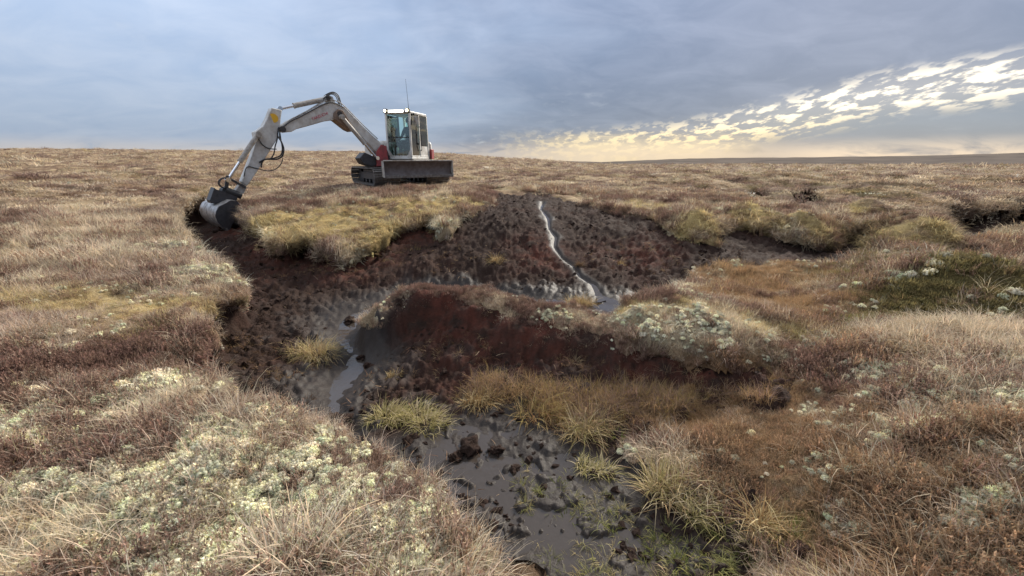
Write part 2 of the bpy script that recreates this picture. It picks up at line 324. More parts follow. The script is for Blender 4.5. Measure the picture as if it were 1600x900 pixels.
def peat_mat():
    m, nt, out = new_mat('bare_peat'); N = nt.nodes; L = nt.links
    b = N.new('ShaderNodeBsdfPrincipled'); L.new(b.outputs[0], out.inputs[0])
    tc = N.new('ShaderNodeTexCoord')
    def nz(s, d=6, r=.65):
        n = N.new('ShaderNodeTexNoise'); L.new(tc.outputs['Object'], n.inputs[0]); n.inputs['Scale'].default_value = s; n.inputs['Detail'].default_value = d; n.inputs['Roughness'].default_value = r; return n
    red = N.new('ShaderNodeAttribute'); red.attribute_name = 'red'; wet = N.new('ShaderNodeAttribute'); wet.attribute_name = 'wet'
    n1, n2, n3 = nz(5), nz(38, 5, .7), nz(2.0, 3)
    def mixc(f, a_, b_):
        mx = N.new('ShaderNodeMix'); mx.data_type = 'RGBA'
        for s_, v_ in ((0, f), (6, a_), (7, b_)):
            if isinstance(v_, (tuple, float, int)): mx.inputs[s_].default_value = v_
            else: L.new(v_, mx.inputs[s_])
        return mx.outputs[2]
    dry = mixc(n2.outputs['Fac'], (.013, .0075, .0055, 1), (.047, .025, .017, 1))
    rc = mixc(n2.outputs['Fac'], (.05, .014, .009, 1), (.125, .040, .024, 1))
    mr = N.new('ShaderNodeMath'); mr.operation = 'MULTIPLY'; L.new(red.outputs['Fac'], mr.inputs[0])
    r1 = N.new('ShaderNodeMapRange'); L.new(n1.outputs['Fac'], r1.inputs[0]); r1.inputs[1].default_value = .35; r1.inputs[2].default_value = .62; L.new(r1.outputs[0], mr.inputs[1])
    col = mixc(mr.outputs[0], dry, rc)
    col = mixc(wet.outputs['Fac'], col, mixc(n2.outputs['Fac'], (.016, .012, .010, 1), (.040, .031, .026, 1)))
    L.new(col, b.inputs['Base Color'])
    ro = N.new('ShaderNodeMapRange'); L.new(wet.outputs['Fac'], ro.inputs[0]); ro.inputs[3].default_value = .92; ro.inputs[4].default_value = .52
    L.new(ro.outputs[0], b.inputs['Roughness'])
    bs = N.new('ShaderNodeMapRange'); L.new(wet.outputs['Fac'], bs.inputs[0]); bs.inputs[3].default_value = 1.0; bs.inputs[4].default_value = .35
    bp_ = N.new('ShaderNodeBump'); L.new(bs.outputs[0], bp_.inputs['Strength']); bp_.inputs['Distance'].default_value = .03; L.new(n2.outputs['Fac'], bp_.inputs['Height']); L.new(bp_.outputs[0], b.inputs['Normal'])
    b.inputs['Specular IOR Level'].default_value = .22
    return m
def water_mat():
    m, nt, out = new_mat('peaty_water'); N = nt.nodes; L = nt.links
    b = N.new('ShaderNodeBsdfPrincipled'); L.new(b.outputs[0], out.inputs[0]); b.inputs['Base Color'].default_value = (.045, .036, .03, 1); b.inputs['Roughness'].default_value = .06; b.inputs['IOR'].default_value = 1.45
    b.inputs['Specular IOR Level'].default_value = .8
    tc = N.new('ShaderNodeTexCoord'); n = N.new('ShaderNodeTexNoise'); L.new(tc.outputs['Object'], n.inputs[0]); n.inputs['Scale'].default_value = 14; n.inputs['Detail'].default_value = 3
    bp_ = N.new('ShaderNodeBump'); bp_.inputs['Strength'].default_value = .35; bp_.inputs['Distance'].default_value = .01; L.new(n.outputs['Fac'], bp_.inputs['Height']); L.new(bp_.outputs[0], b.inputs['Normal'])
    return m
MAT_GROUND, MAT_PEAT, MAT_WATER = ground_mat(), peat_mat(), water_mat()

# ------------------------------------------------------------------ what grows where (true colours, laid out in metres)
PAL = dict(straw=(.62,.51,.365), pink=(.54,.42,.325), heather=(.235,.155,.125), lichen=(.76,.72,.56), yellow=(.58,.465,.235), orange=(.37,.235,.125),
           moss=(.20,.165,.075), green=(.25,.27,.08), brown=(.32,.215,.135))
TYPES = list(PAL); PALA = np.array([PAL[k] for k in TYPES]); TI = {k: i for i, k in enumerate(TYPES)}
BL = []
def blob(t, pts, w=1.6):
    for a, b, r_ in pts: p = hit(a, b); BL.append((TI[t], p[0], p[1], r_, w))
blob('lichen', [(250,850,.4),(450,750,.35),(350,690,.32),(550,830,.4),(650,870,.3),(100,760,.3),(480,690,.28),(180,625,.35),(60,640,.3),(400,850,.3),(520,760,.3)], 1.9)
blob('lichen', [(1100,512,.3),(1000,508,.25),(1190,520,.2),(1050,505,.25),(1425,428,.3),(1450,415,.25),(1390,440,.25),(860,500,.2)], 2.2)
blob('yellow', [(1060,490,.3),(1000,492,.25),(1150,500,.3),(1210,515,.3)], 1.8)
blob('straw', [(1120,500,.35),(1030,500,.3),(1180,510,.3)], 1.8)
blob('lichen', [(1250,760,.12),(1330,820,.14),(1300,740,.12),(1550,760,.2),(1530,860,.2),(1380,700,.14),(1260,640,.12),(1450,660,.2),(1520,580,.25),(1430,600,.2)], 2.4)
blob('straw', [(1330,760,.2),(1420,700,.25),(1500,780,.25),(1560,650,.3),(1450,840,.25),(1250,690,.15),(1400,640,.2)], 1.5)
blob('orange', [(1180,720,.25),(1300,860,.3),(1230,780,.2)], 1.6)
blob('lichen', [(1350,590,.25),(1330,665,.2),(1400,640,.22),(1500,640,.3),(1430,760,.14),(1480,820,.16),(1570,700,.28),(1590,820,.2),(1560,500,.4),(330,425,.4),(300,400,.35),(240,395,.5)], 1.6)
blob('lichen', [(120,820,.25),(200,790,.2),(330,800,.25),(430,680,.2),(300,730,.2),(560,760,.15),(620,850,.2),(480,830,.25),(340,880,.25),(700,880,.12),(90,690,.25),(250,625,.25)], 2.6)
blob('heather', [(590,775,.14),(560,740,.14),(640,835,.12),(520,720,.14),(690,885,.12),(610,800,.1)], 1.5)
blob('heather', [(200,570,.5),(70,600,.35),(270,560,.35),(330,650,.2),(150,720,.25),(760,455,.4),(680,448,.4),(620,460,.3),(830,480,.3),(1300,620,.4),(1450,590,.5),(1280,570,.3)], 1.5)
blob('lichen', [(560,800,.16),(600,870,.18),(520,760,.16),(470,720,.15),(660,890,.1)], 2.2)
blob('pink', [(640,800,.2),(680,860,.2),(560,730,.2)], 1.2)
blob('straw', [(250,660,.3),(150,830,.35),(60,870,.3),(400,640,.25),(60,420,1.2),(200,360,1.5),(100,330,2)], 1.2)
blob('pink', [(230,425,.9),(430,640,.3),(500,650,.25),(330,640,.2),(60,530,.6),(1350,700,.3),(1500,600,.4)], 1.4)
blob('yellow', [(540,345,1.3),(450,345,.8),(620,330,1.1),(700,325,.9),(500,360,.7),(580,365,.6)], 1.5)
blob('yellow', [(1090,352,.5),(1180,335,.5),(1270,352,.5),(1360,335,.6),(1425,372,.55),(1010,325,.6),(1440,360,.3)], 1.5)
blob('yellow', [(180,490,.5),(100,470,.5),(300,490,.3),(200,520,.35)], 1.0)
blob('orange', [(1150,450,.8),(1200,480,.6),(1250,430,.6),(1180,420,.6),(1130,470,.4),(1100,640,.45),(1220,650,.5),(1040,630,.35),(1200,590,.3),(1300,480,.5)], 2.4)
blob('moss', [(1310,430,.7),(1450,470,.8),(1400,500,.6),(1550,480,.6),(1480,440,.6),(1340,400,.6),(1250,400,.5),(1250,740,.3),(560,700,.1)], 2.2)
blob('brown', [(1150,620,.5),(1300,700,.7),(1450,740,.6),(1400,560,.5),(1200,700,.4),(1350,800,.5),(1500,850,.5)], 1.8)
blob('straw', [(1500,540,.7),(1560,565,.6),(1450,525,.4)], 1.8)
blob('green', [(185,490,.10),(272,600,.07),(178,345,.25),(1340,510,.2),(1300,850,.25),(1230,830,.2)], 1.3)
def weights(x, y):
    n = len(x); w = np.zeros((n, len(TYPES))); r = np.hypot(x, y); far = sst(7, 18, r); right = sst(0.5, 3.5, x - .15 * y)
    def nz(i, f): return np.clip(.5 + 1.1 * fbm(x * f, y * f, 100 + i * 7, 3), 0, 1)
    w[:, 0] = (.35 + .5 * far) * nz(0, .8); w[:, 1] = .45 * nz(1, .9) * (1 - .3 * right); w[:, 2] = .5 * nz(2, .7) * (1 - .45 * far); w[:, 3] = .55 * sst(.55, .95, nz(3, 1.1)) * (1 - .7 * far)
    w[:, 4] = .28 * nz(4, .6); w[:, 5] = .1 * nz(5, .8) + .2 * right * nz(5, .8); w[:, 6] = .2 * nz(6, .9) + .4 * right * sst(.45, .75, nz(6, .9)); w[:, 7] = .05 * nz(7, .9); w[:, 8] = .3 * nz(8, .5) + .45 * far * sst(.4, .8, nz(8, .35)) + .15 * right; w[:, 2] += .35 * far * sst(.5, .9, nz(9, .28))
    w[:, 6] += .5 * far * sst(.62, .85, .5 + .8 * fbm(x * .35, y * .9, 188, 3)); w[:, 2] += .5 * far * sst(.6, .85, .5 + .8 * fbm(x * .5, y * 1.1, 198, 3))
    w[:, 2] += (.25 + 1.1 * far) * sst(.56, .70, .5 + .75 * fbm(x * .85, y * .85, 208, 3)) * sst(3, 6, r) + .7 * (1 - far) * sst(.56, .72, .5 + .75 * fbm(x * 2.4, y * 2.4, 218, 3))
    w[:, 0] += .55 * sst(.5, .7, .5 + .75 * fbm(x * 1.9, y * 1.9, 228, 3))
    bk_ = .3 + 1.15 * sst(.30, .62, .5 + .75 * fbm(x * 1.9, y * 1.9, 238, 3))
    wig = .25 * fbm(x * 2.2, y * 2.2, 160, 2)
    for t, bx, by, br, bw in BL:
        d2 = ((x - bx) ** 2 + (y - by) ** 2) / (br * br) * (1 + wig)
        w[:, t] += bw * np.exp(-d2 * d2) * bk_
    w[:, TI['lichen']] *= .35 + 1.7 * sst(.45, .62, .5 + .8 * fbm(x * 5.5, y * 5.5, 170, 2))
    return np.clip(w, 0, None) ** 2.2
def tint_of(w):
    return (w / w.sum(1, keepdims=True)) @ PALA

# ------------------------------------------------------------------ moor ground
s, gx, gy = turf_grad(GX, GY)
near = RR < 40
X2, Y2, Z2, LA, TAU = moor_pts(GX, GY, s, gx, gy)
w_ = weights(GX.ravel(), GY.ravel()); tg = tint_of(w_).reshape(GX.shape + (3,))
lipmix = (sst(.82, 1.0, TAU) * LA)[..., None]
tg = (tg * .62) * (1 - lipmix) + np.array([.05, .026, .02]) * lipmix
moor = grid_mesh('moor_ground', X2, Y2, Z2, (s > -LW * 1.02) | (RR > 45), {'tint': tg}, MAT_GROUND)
moor['kind'] = 'structure'; moor['label'] = 'rolling blanket bog moorland of dry grass and heather turf'; moor['category'] = 'moorland'

# ------------------------------------------------------------------ gully of bare peat
def poly_dist(pts, x, y):
    best = np.full(np.shape(x), 1e9); tt = np.zeros(np.shape(x)); 
    for i in range(len(pts) - 1):
        ax, ay = pts[i][:2]; bx, by = pts[i + 1][:2]; ex, ey = bx - ax, by - ay
        t = np.clip(((x - ax) * ex + (y - ay) * ey) / (ex * ex + ey * ey), 0, 1)
        d = (x - ax - t * ex) ** 2 + (y - ay - t * ey) ** 2
        k = d < best; best = np.where(k, d, best); tt = np.where(k, i + t, tt)
    return np.sqrt(best), tt
def trace(pp): return [hit(a, b, F0) for a, b in pp]
STREAMS = [(trace([(848,316),(845,326),(856,340),(858,356),(868,370),(866,385),(878,402),(898,416),(905,430),(928,444),(935,458),(960,470),(940,490)]), [.05,.03,.06,.035,.06,.04,.035,.05,.04,.07,.10,.26,.30]),
           ([at_h(a, b, 2.13) for a, b in [(950,480),(880,468),(800,462),(720,456),(640,456),(590,472),(560,490)]], [.30,.2,.17,.15,.15,.2,.3]),
           (trace([(560,490),(545,505),(530,525),(560,548),(560,570),(530,592),(520,625),(525,650),(548,665)]), [.30,.26,.16,.17,.22,.24,.16,.10,.10])]
def channel(x, y):
    d = np.full(np.shape(x), 9.); wd = np.full(np.shape(x), .1)
    for pts, ws in STREAMS:
        dd, tt = poly_dist(pts, x, y); w1 = np.interp(tt, range(len(ws)), ws)
        k = dd / w1 < d; d = np.where(k, dd / w1, d); wd = np.where(k, w1, wd)
    return d, wd
POND_Z = -2.205
POND = [hit(a, b, F0)[:2] for a, b in [(600,700),(650,680),(720,655),(840,650),(900,690),(960,750),(1010,790),(1040,850),(980,900),(850,900),(760,850),(690,770)]]
POND = np.array(POND)
PIT = hit(318, 352, F0)
def peat_z(x, y, s=None):
    f = F0(x, y); cd, cw = channel(x, y); pd = sdf(POND, x, y)
    flat = np.maximum(np.exp(-(cd * cw / .22) ** 2), sst(-.35, .1, pd)); flat = np.maximum(flat, np.exp(-(cd / 1.4) ** 2))
    clod = np.abs(fbm(x * 5, y * 5, 201, 3)); lump = .055 * fbm(x * 1.6, y * 1.6, 211, 3) + .065 * (clod - .25) + .030 * fbm(x * 14, y * 14, 221, 3)
    rill = .02 * fbm(x * 1.2 + y * .3, y * 9, 231, 2)
    foot = -.03 * sst(.35, .6, fbm(x * 4.5, y * 4.5, 241, 2)) + .035 * sst(.25, .6, fbm(x * 6, y * 6, 251, 3)) + .02 * sst(.0, .5, fbm(x * 2, y * 2, 255, 2))
    z = f + (lump * 1.15 + rill * .5) * (1 - .93 * flat) - .05 * np.exp(-(cd / .9) ** 2)
    z = z * (1 - .85 * sst(-.2, .15, pd)) + (POND_Z - .004 + foot + .012 * fbm(x * 3, y * 3, 261, 3) + .006 * fbm(x * 18, y * 18, 271, 2)) * .85 * sst(-.2, .15, pd)
    return z
n_in = s < .7
sel = n_in & (RR < 40)
GZ = np.full(GX.shape, -5.0); GZ[sel] = peat_z(GX[sel], GY[sel])
Mz = M(GX, GY)
rg = ridge(GX, GY); back = sst(-.10, .12, s) * (1 - rg) + sst(-.42, .03, s) * rg
GZ = GZ + np.maximum(Mz - .13 + .10 * rg - GZ, 0) * back - .35 * np.maximum(s - .12, 0)
GZ = GZ + rg * (s < .02) * (.045 * fbm(GX * 3.5, GY * 3.5, 281, 3) + .03 * (np.abs(fbm(GX * 8, GY * 8, 291, 3)) - .25))
GZ = np.minimum(GZ, np.where(s > 0.02, Mz - .03, 99))
cd, cw = channel(GX[sel], GY[sel]); pd = sdf(POND, GX[sel], GY[sel])
wet = np.zeros(GX.shape); red = np.zeros(GX.shape)
xs, ys = GX[sel], GY[sel]
wn = fbm(xs * 2.3, ys * 2.3, 301, 3)
lowness = sst(-2.0, -2.14, F0(xs, ys))
wet[sel] = np.clip(np.maximum(sst(3.2, 1.2, cd + 1.2 * wn), sst(-.35, .0, pd + .3 * wn)) + .55 * lowness * sst(-.1, .5, wn), 0, 1)
rb = np.zeros(xs.shape)
for a, b, r_ in [(760,500,1.0),(700,490,.6),(850,540,.6),(480,400,1.0),(420,390,.7),(560,410,.8),(640,370,.7),(1080,570,.6),(1000,570,.5),(250,570,.4),(300,510,.35),(370,360,.6),(1180,570,.4),(330,480,.4),(1000,400,.7),(850,400,.6)]:
    p = hit(a, b, F0); rb = np.maximum(rb, np.exp(-((xs - p[0]) ** 2 + (ys - p[1]) ** 2) / r_ ** 2))
red[sel] = np.clip(rb + .25 * fbm(xs * 1.1, ys * 1.1, 311, 2), 0, 1)
gul = grid_mesh('peat_gully', GX, GY, GZ, sel, {'wet': wet, 'red': red}, MAT_PEAT)
gul['kind'] = 'structure'; gul['label'] = 'bare dark brown peat gully with wet mud floor'; gul['category'] = 'gully'

# water: ribbons on the stream beds and a flat sheet in the pond hollow; the mud decides the shoreline
class MB:
    def __init__(s): s.v = []; s.f = []; s.sh = []
    def add(s, V, Fc):
        o = len(s.v); s.v += [tuple(map(float, p)) for p in V]; s.f += [tuple(i + o for i in f) for f in Fc]
    def box(s, c, size, mat3=None):
        m3 = mat3 if mat3 is not None else Matrix.Identity(3); c = Vector(c); V = []
        for dz in (-.5, .5):
            for dx, dy in ((-.5, -.5), (.5, -.5), (.5, .5), (-.5, .5)): V.append(c + m3 @ Vector((dx * size[0], dy * size[1], dz * size[2])))
        s.add(V, [(3, 2, 1, 0), (4, 5, 6, 7), (0, 1, 5, 4), (1, 2, 6, 5), (2, 3, 7, 6), (3, 0, 4, 7)])
    def prism(s, poly, off):                    # closed polygon of 3-D points swept along off
        off = Vector(off); P = [Vector(p) for p in poly]; n = len(P); V = P + [p + off for p in P]
        s.add(V, [tuple(range(n)), tuple(range(2 * n - 1, n - 1, -1))] + [(i, i + n, (i + 1) % n + n, (i + 1) % n) for i in range(n)])
    def tube(s, pts, r, n=10, caps=True):
        P = [Vector(p) for p in pts]; rs = r if isinstance(r, (list, tuple)) else [r] * len(P); V = []; up = Vector((.13, .21, .97))
        for i, p in enumerate(P):
            t = (P[min(i + 1, len(P) - 1)] - P[max(i - 1, 0)]).normalized(); a = t.cross(up)
            if a.length < 1e-3: a = t.cross(Vector((1, 0, 0)))
            a.normalize(); b = t.cross(a)
            V += [p + (a * math.cos(k * 2 * math.pi / n) + b * math.sin(k * 2 * math.pi / n)) * rs[i] for k in range(n)]
        Fc = [(i * n + k, i * n + (k + 1) % n, (i + 1) * n + (k + 1) % n, (i + 1) * n + k) for i in range(len(P) - 1) for k in range(n)]
        if caps: Fc += [tuple(range(n - 1, -1, -1)), tuple(range((len(P) - 1) * n, len(P) * n))]
        s.add(V, Fc)
    def build(s, name, mat, parent=None, smooth=False, bevel=0.):
        me = bpy.data.meshes.new(name); off = Vector(parent_origin(parent)) if parent else Vector((0, 0, 0))
        me.from_pydata([tuple(Vector(p) - off) for p in s.v], [], s.f); me.update(); me.materials.append(mat)
        import bmesh
        bm = bmesh.new(); bm.from_mesh(me); bmesh.ops.recalc_face_normals(bm, faces=bm.faces); bm.to_mesh(me); bm.free()
        o = bpy.data.objects.new(name, me); C.objects.link(o)
        if parent: o.parent = parent
        if smooth:
            me.polygons.foreach_set('use_smooth', [True] * len(me.polygons)); me.set_sharp_from_angle(angle=R(38))
        if bevel:
            b = o.modifiers.new('bevel', 'BEVEL'); b.width = bevel; b.segments = 2; b.limit_method = 'ANGLE'; b.angle_limit = R(35)
        return o
def parent_origin(p):
    o = Vector((0, 0, 0))
    while p: o += p.location; p = p.parent
    return o
def smooth_path(P, k=6):
    P = [Vector(p) for p in P]; out = []
    for i in range(len(P) - 1):
        a, b, c, d = P[max(i - 1, 0)], P[i], P[i + 1], P[min(i + 2, len(P) - 1)]
        for j in range(k):
            t = j / k; out.append(.5 * ((2 * b) + (c - a) * t + (2 * a - 5 * b + 4 * c - d) * t * t + (3 * b - a - 3 * c + d) * t ** 3))
    return out + [P[-1]]
for nm, (pts, ws), lab in zip(['stream_water'] * 3, STREAMS, ['thin silver trickle of water down the far bare peat slope', 'shallow water lying behind the central peat ridge', 'winding muddy stream round the tip of the central peat ridge']):
    pc = smooth_path([Vector(p) for p in pts], 10); mb = MB(); V = []; n = len(pc)
    tw = np.interp(np.linspace(0, len(ws) - 1, n), range(len(ws)), ws) * (1 + .6 * fbm(np.arange(n) * .35, np.arange(n) * 0., 810, 2))
    zz = F0(np.array([p.x for p in pc]), np.array([p.y for p in pc])) - .036
    zz = np.minimum.accumulate(zz) * .5 + zz * .5
    for i, p in enumerate(pc):
        t = (pc[min(i + 1, n - 1)] - pc[max(i - 1, 0)]); t.z = 0; t.normalize(); q = Vector((-t.y, t.x, 0))
        for k in (-1.3, -.5, .5, 1.3): V.append(Vector((p.x, p.y, zz[i])) + q * tw[i] * k)
    mb.add(V, [(i * 4 + k, i * 4 + k + 1, i * 4 + k + 5, i * 4 + k + 4) for i in range(n - 1) for k in range(3)])
    o = mb.build(nm, MAT_WATER, smooth=True); o['kind'] = 'structure'; o['label'] = lab; o['category'] = 'water'
mb = MB(); cxy = POND.mean(0); ring = [Vector((cxy[0] + (p[0] - cxy[0]) * 1.12, cxy[1] + (p[1] - cxy[1]) * 1.12, POND_Z)) for p in POND]
mb.add(ring, [tuple(range(len(ring)))]); o = mb.build('pond_water', MAT_WATER); o['kind'] = 'structure'; o['label'] = 'shallow muddy pool with footprints below the near hummock'; o['category'] = 'water'

# ------------------------------------------------------------------ far hills
def hills():
    az = np.radians(np.linspace(-180, 180, 361)); rr = np.array([280, 380, 480, 600, 720, 800, 900, 1400.])
    azd = np.degrees(az); top = np.interp(azd, [-180, -60, 0, 12, 18, 23, 28, 34, 40, 46, 51, 60, 80, 180], [0, -.1, -.2, -.5, -.25, -.05, .03, .08, .15, .27, .45, .6, .6, 0])
    V = []; prof = np.array([-9, -5.0, -1.6, .35, .8, 1.0, .7, -10])
    nzv = fbm(azd * .35, azd * 0, 400, 4) * .05
    for i in range(len(az)):
        for j, r_ in enumerate(rr):
            ht = np.tan(np.radians(top[i] + nzv[i])) * 800
            z = -16 + (ht + 16) * max(0, prof[j]) if prof[j] > 0 else -16 + prof[j] * .2
            z += 1.2 * float(fbm(np.array([azd[i] * .2]), np.array([r_ * .01]), 420, 3)[0]) * (0 < j < 6 and j != 5)
            V.append((r_ * math.sin(az[i]), r_ * math.cos(az[i]), z))
    n = len(rr); mb = MB(); mb.add(V, [(i * n + j, i * n + j + 1, (i + 1) * n + j + 1, (i + 1) * n + j) for i in range(len(az) - 1) for j in range(n - 1)])
    m = simple('far_heath', (.15, .125, .105), 1.0, 0, .35, .02, spec=0, dirt=(.10, .085, .075))
    o = mb.build('hills', m, smooth=True); o['kind'] = 'structure'; o['label'] = 'low brown moorland ridge along the horizon'; o['category'] = 'hills'
hills()

# ------------------------------------------------------------------ vegetation clumps (sources are never placed themselves)
def finish_clump(name, V, Fc, sh, mat):
    me = bpy.data.meshes.new(name); me.from_pydata(V, [], Fc); at = me.attributes.new('shade', 'FLOAT_COLOR', 'POINT')
    at.data.foreach_set('color', np.array([(*c, 1) for c in sh]).ravel()); me.materials.append(mat)
    me.polygons.foreach_set('use_smooth', [True] * len(me.polygons)); me.update()
    return bpy.data.objects.new(name, me)
def blade(V, Fc, sh, p, az, L, w, lean, bend, col, seg=4):
    o = len(V); a = lean; pos = Vector(p); side = Vector((-math.sin(az), math.cos(az), 0)); st = L / seg
    for i in range(seg + 1):
        ww = w * (1 - (i / seg) ** 1.6) * .5
        if i < seg: V.append(tuple(pos - side * ww)); V.append(tuple(pos + side * ww)); sh += [col, col]
        else: V.append(tuple(pos)); sh.append(col)
        d = Vector((math.sin(a) * math.cos(az), math.sin(a) * math.sin(az), math.cos(a))); pos = pos + d * st; a += bend / seg
    for i in range(seg - 1): Fc.append((o + 2 * i, o + 2 * i + 1, o + 2 * i + 3, o + 2 * i + 2))
    Fc.append((o + 2 * seg - 2, o + 2 * seg - 1, o + 2 * seg))
rnd = random.Random(5)
def grass_clump(n, rad_, L, w, lean, bend, mat, name, jit=.35):
    V, Fc, sh = [], [], []
    for i in range(n):
        r_ = rad_ * math.sqrt(rnd.random()); t = rnd.random() * 6.283
        k = 1 + rnd.uniform(-jit, jit); hue = rnd.uniform(-.08, .08)
        blade(V, Fc, sh, (r_ * math.cos(t), r_ * math.sin(t), -.02), t + rnd.gauss(0, .9), L * rnd.uniform(.45, 1.1), w * rnd.uniform(.7, 1.3), abs(rnd.gauss(lean, .3)), rnd.gauss(bend, .5), (k * (1 + hue), k, k * (1 - hue)), 4)
    return finish_clump(name, V, Fc, sh, mat)
def heather_clump(n, rad_, L, mat, name):
    V, Fc, sh = [], [], []
    for i in range(n):
        r_ = rad_ * math.sqrt(rnd.random()); t = rnd.random() * 6.283; az = t + rnd.gauss(0, .8); le = abs(rnd.gauss(.35, .25)); ll = L * rnd.uniform(.5, 1.1)
        k = rnd.uniform(.55, 1.35); base = Vector((r_ * math.cos(t), r_ * math.sin(t), -.02)); d = Vector((math.sin(le) * math.cos(az), math.sin(le) * math.sin(az), math.cos(le)))
        blade(V, Fc, sh, base, az, ll, .006, le, rnd.uniform(-.3, .3), (k * .8, k * .75, k * .75), 2)
        for q in range(15):
            f = rnd.uniform(.25, 1.02); p = base + d * ll * f; a2 = rnd.random() * 6.283; kk = k * rnd.uniform(.75, 1.3)
            blade(V, Fc, sh, p, a2, rnd.uniform(.010, .022), .006, rnd.uniform(.2, 1.0), 0, (kk * rnd.uniform(.95, 1.15), kk, kk * .95), 2)
    return finish_clump(name, V, Fc, sh, mat)
def lichen_clump(n, rad_, h, mat, name):
    V, Fc, sh = [], [], []
    for q in range(7):
        r_ = rad_ * .75 * math.sqrt(rnd.random()); t = rnd.random() * 6.283; cr = rnd.uniform(.008, .017); c = Vector((r_ * math.cos(t), r_ * math.sin(t), h * .55 * (1 - (r_ / rad_) ** 2))); o = len(V); k = rnd.uniform(.72, 1.02)
        V.append(tuple(c + Vector((0, 0, cr * 1.1))))
        for i in range(6): a = i * 1.047 + q; f = rnd.uniform(.7, 1.2); V.append(tuple(c + Vector((math.cos(a) * cr * f, math.sin(a) * cr * f, cr * rnd.uniform(.2, .7)))))
        for i in range(6): a = i * 1.047 + q; V.append(tuple(c + Vector((math.cos(a) * cr * 1.1, math.sin(a) * cr * 1.1, -cr * 2))))
        sh += [(k, k, k * .93)] * 13
        for i in range(6): Fc.append((o, o + 1 + i, o + 1 + (i + 1) % 6)); Fc.append((o + 1 + i, o + 7 + i, o + 7 + (i + 1) % 6, o + 1 + (i + 1) % 6))
    for i in range(n):
        r_ = math.sqrt(rnd.random()); t = rnd.random() * 6.283; zz = h * (1 - r_ ** 2) * rnd.uniform(.35, 1.0)
        p = Vector((rad_ * r_ * math.cos(t), rad_ * r_ * math.sin(t), zz)); k = rnd.uniform(.7, 1.15)
        for q in range(4):
            a2 = rnd.random() * 6.283
            blade(V, Fc, sh, p, a2, rnd.uniform(.008, .020), rnd.uniform(.005, .010), rnd.uniform(.1, 1.5), rnd.uniform(-.5, .5), (k, k * rnd.uniform(.96, 1.04), k * rnd.uniform(.85, 1.0)), 2)
    return finish_clump(name, V, Fc, sh, mat)
VM = veg_mat('plant_fibre', .38); LM = veg_mat('lichen_fibre', .2)
SRC = {}
def coll(name, objs):
    c = bpy.data.collections.new(name)
    for o in objs: c.objects.link(o)
    SRC[name] = c
coll('grass_kit', [grass_clump(26, .07, .20, .0042, .55, 1.0, VM, 'grass_a%d' % i) for i in range(4)] + [grass_clump(18, .06, .30, .004, .5, 1.6, VM, 'grass_b%d' % i) for i in range(2)])
coll('heather_kit', [heather_clump(20, .08, .13, VM, 'heather_a%d' % i) for i in range(4)])
coll('lichen_kit', [lichen_clump(80, .05, .045, LM, 'lichen_a%d' % i) for i in range(4)])
coll('moss_kit', [grass_clump(70, .10, .055, .007, .5, .5, VM, 'moss_a%d' % i, .4) for i in range(4)])
coll('long_kit', [grass_clump(7, .06, .38, .0036, .6, 2.1, VM, 'long_a%d' % i, .25) for i in range(5)])
coll('far_kit', [grass_clump(60, .34, .17, .022, .95, .7, VM, 'far_a%d' % i, .4) for i in range(5)])
coll('fringe_kit', [grass_clump(34, .07, .17, .006, 1.0, 1.5, VM, 'fringe_a%d' % i, .35) for i in range(4)])

def scatter(name, kit, P, rot, scl, tint, label, cat):
    n = len(P); me = bpy.data.meshes.new(name); me.vertices.add(n); me.vertices.foreach_set('co', np.asarray(P).ravel())
    a = me.attributes.new('rot', 'FLOAT_VECTOR', 'POINT'); a.data.foreach_set('vector', np.asarray(rot).ravel())
    a = me.attributes.new('scl', 'FLOAT', 'POINT'); a.data.foreach_set('value', np.asarray(scl))
    a = me.attributes.new('tint', 'FLOAT_COLOR', 'POINT'); c4 = np.ones((n, 4)); c4[:, :3] = tint; a.data.foreach_set('color', c4.ravel())
    o = bpy.data.objects.new(name, me); C.objects.link(o); o['kind'] = 'stuff'; o['label'] = label; o['category'] = cat
    ng = bpy.data.node_groups.new(name + '_nodes', 'GeometryNodeTree')
    ng.interface.new_socket('Geometry', in_out='INPUT', socket_type='NodeSocketGeometry'); ng.interface.new_socket('Geometry', in_out='OUTPUT', socket_type='NodeSocketGeometry')
    N, L = ng.nodes, ng.links; gi = N.new('NodeGroupInput'); go = N.new('NodeGroupOutput')
    ci = N.new('GeometryNodeCollectionInfo'); ci.inputs[0].default_value = SRC[kit]; ci.inputs['Separate Children'].default_value = True; ci.inputs['Reset Children'].default_value = True
    ip = N.new('GeometryNodeInstanceOnPoints'); ip.inputs['Pick Instance'].default_value = True
    def attr(nm, t):
        q = N.new('GeometryNodeInputNamedAttribute'); q.data_type = t; q.inputs[0].default_value = nm; return q.outputs[0]
    L.new(gi.outputs[0], ip.inputs['Points']); L.new(ci.outputs[0], ip.inputs['Instance'])
    e2r = N.new('FunctionNodeEulerToRotation'); L.new(attr('rot', 'FLOAT_VECTOR'), e2r.inputs[0]); L.new(e2r.outputs[0], ip.inputs['Rotation']); L.new(attr('scl', 'FLOAT'), ip.inputs['Scale'])
    L.new(ip.outputs[0], go.inputs[0]); md = o.modifiers.new('scatter', 'NODES'); md.node_group = ng
    return o
def fan_points(n, r0, r1, a0=-64, a1=64, power=1.0):
    """random ground points between two distances, thinning with distance"""
    u = rng.random(n)
    r = (r0 ** power + u * (r1 ** power - r0 ** power)) ** (1 / power); a = np.radians(rng.uniform(a0, a1, n))
    return r * np.sin(a), r * np.cos(a)
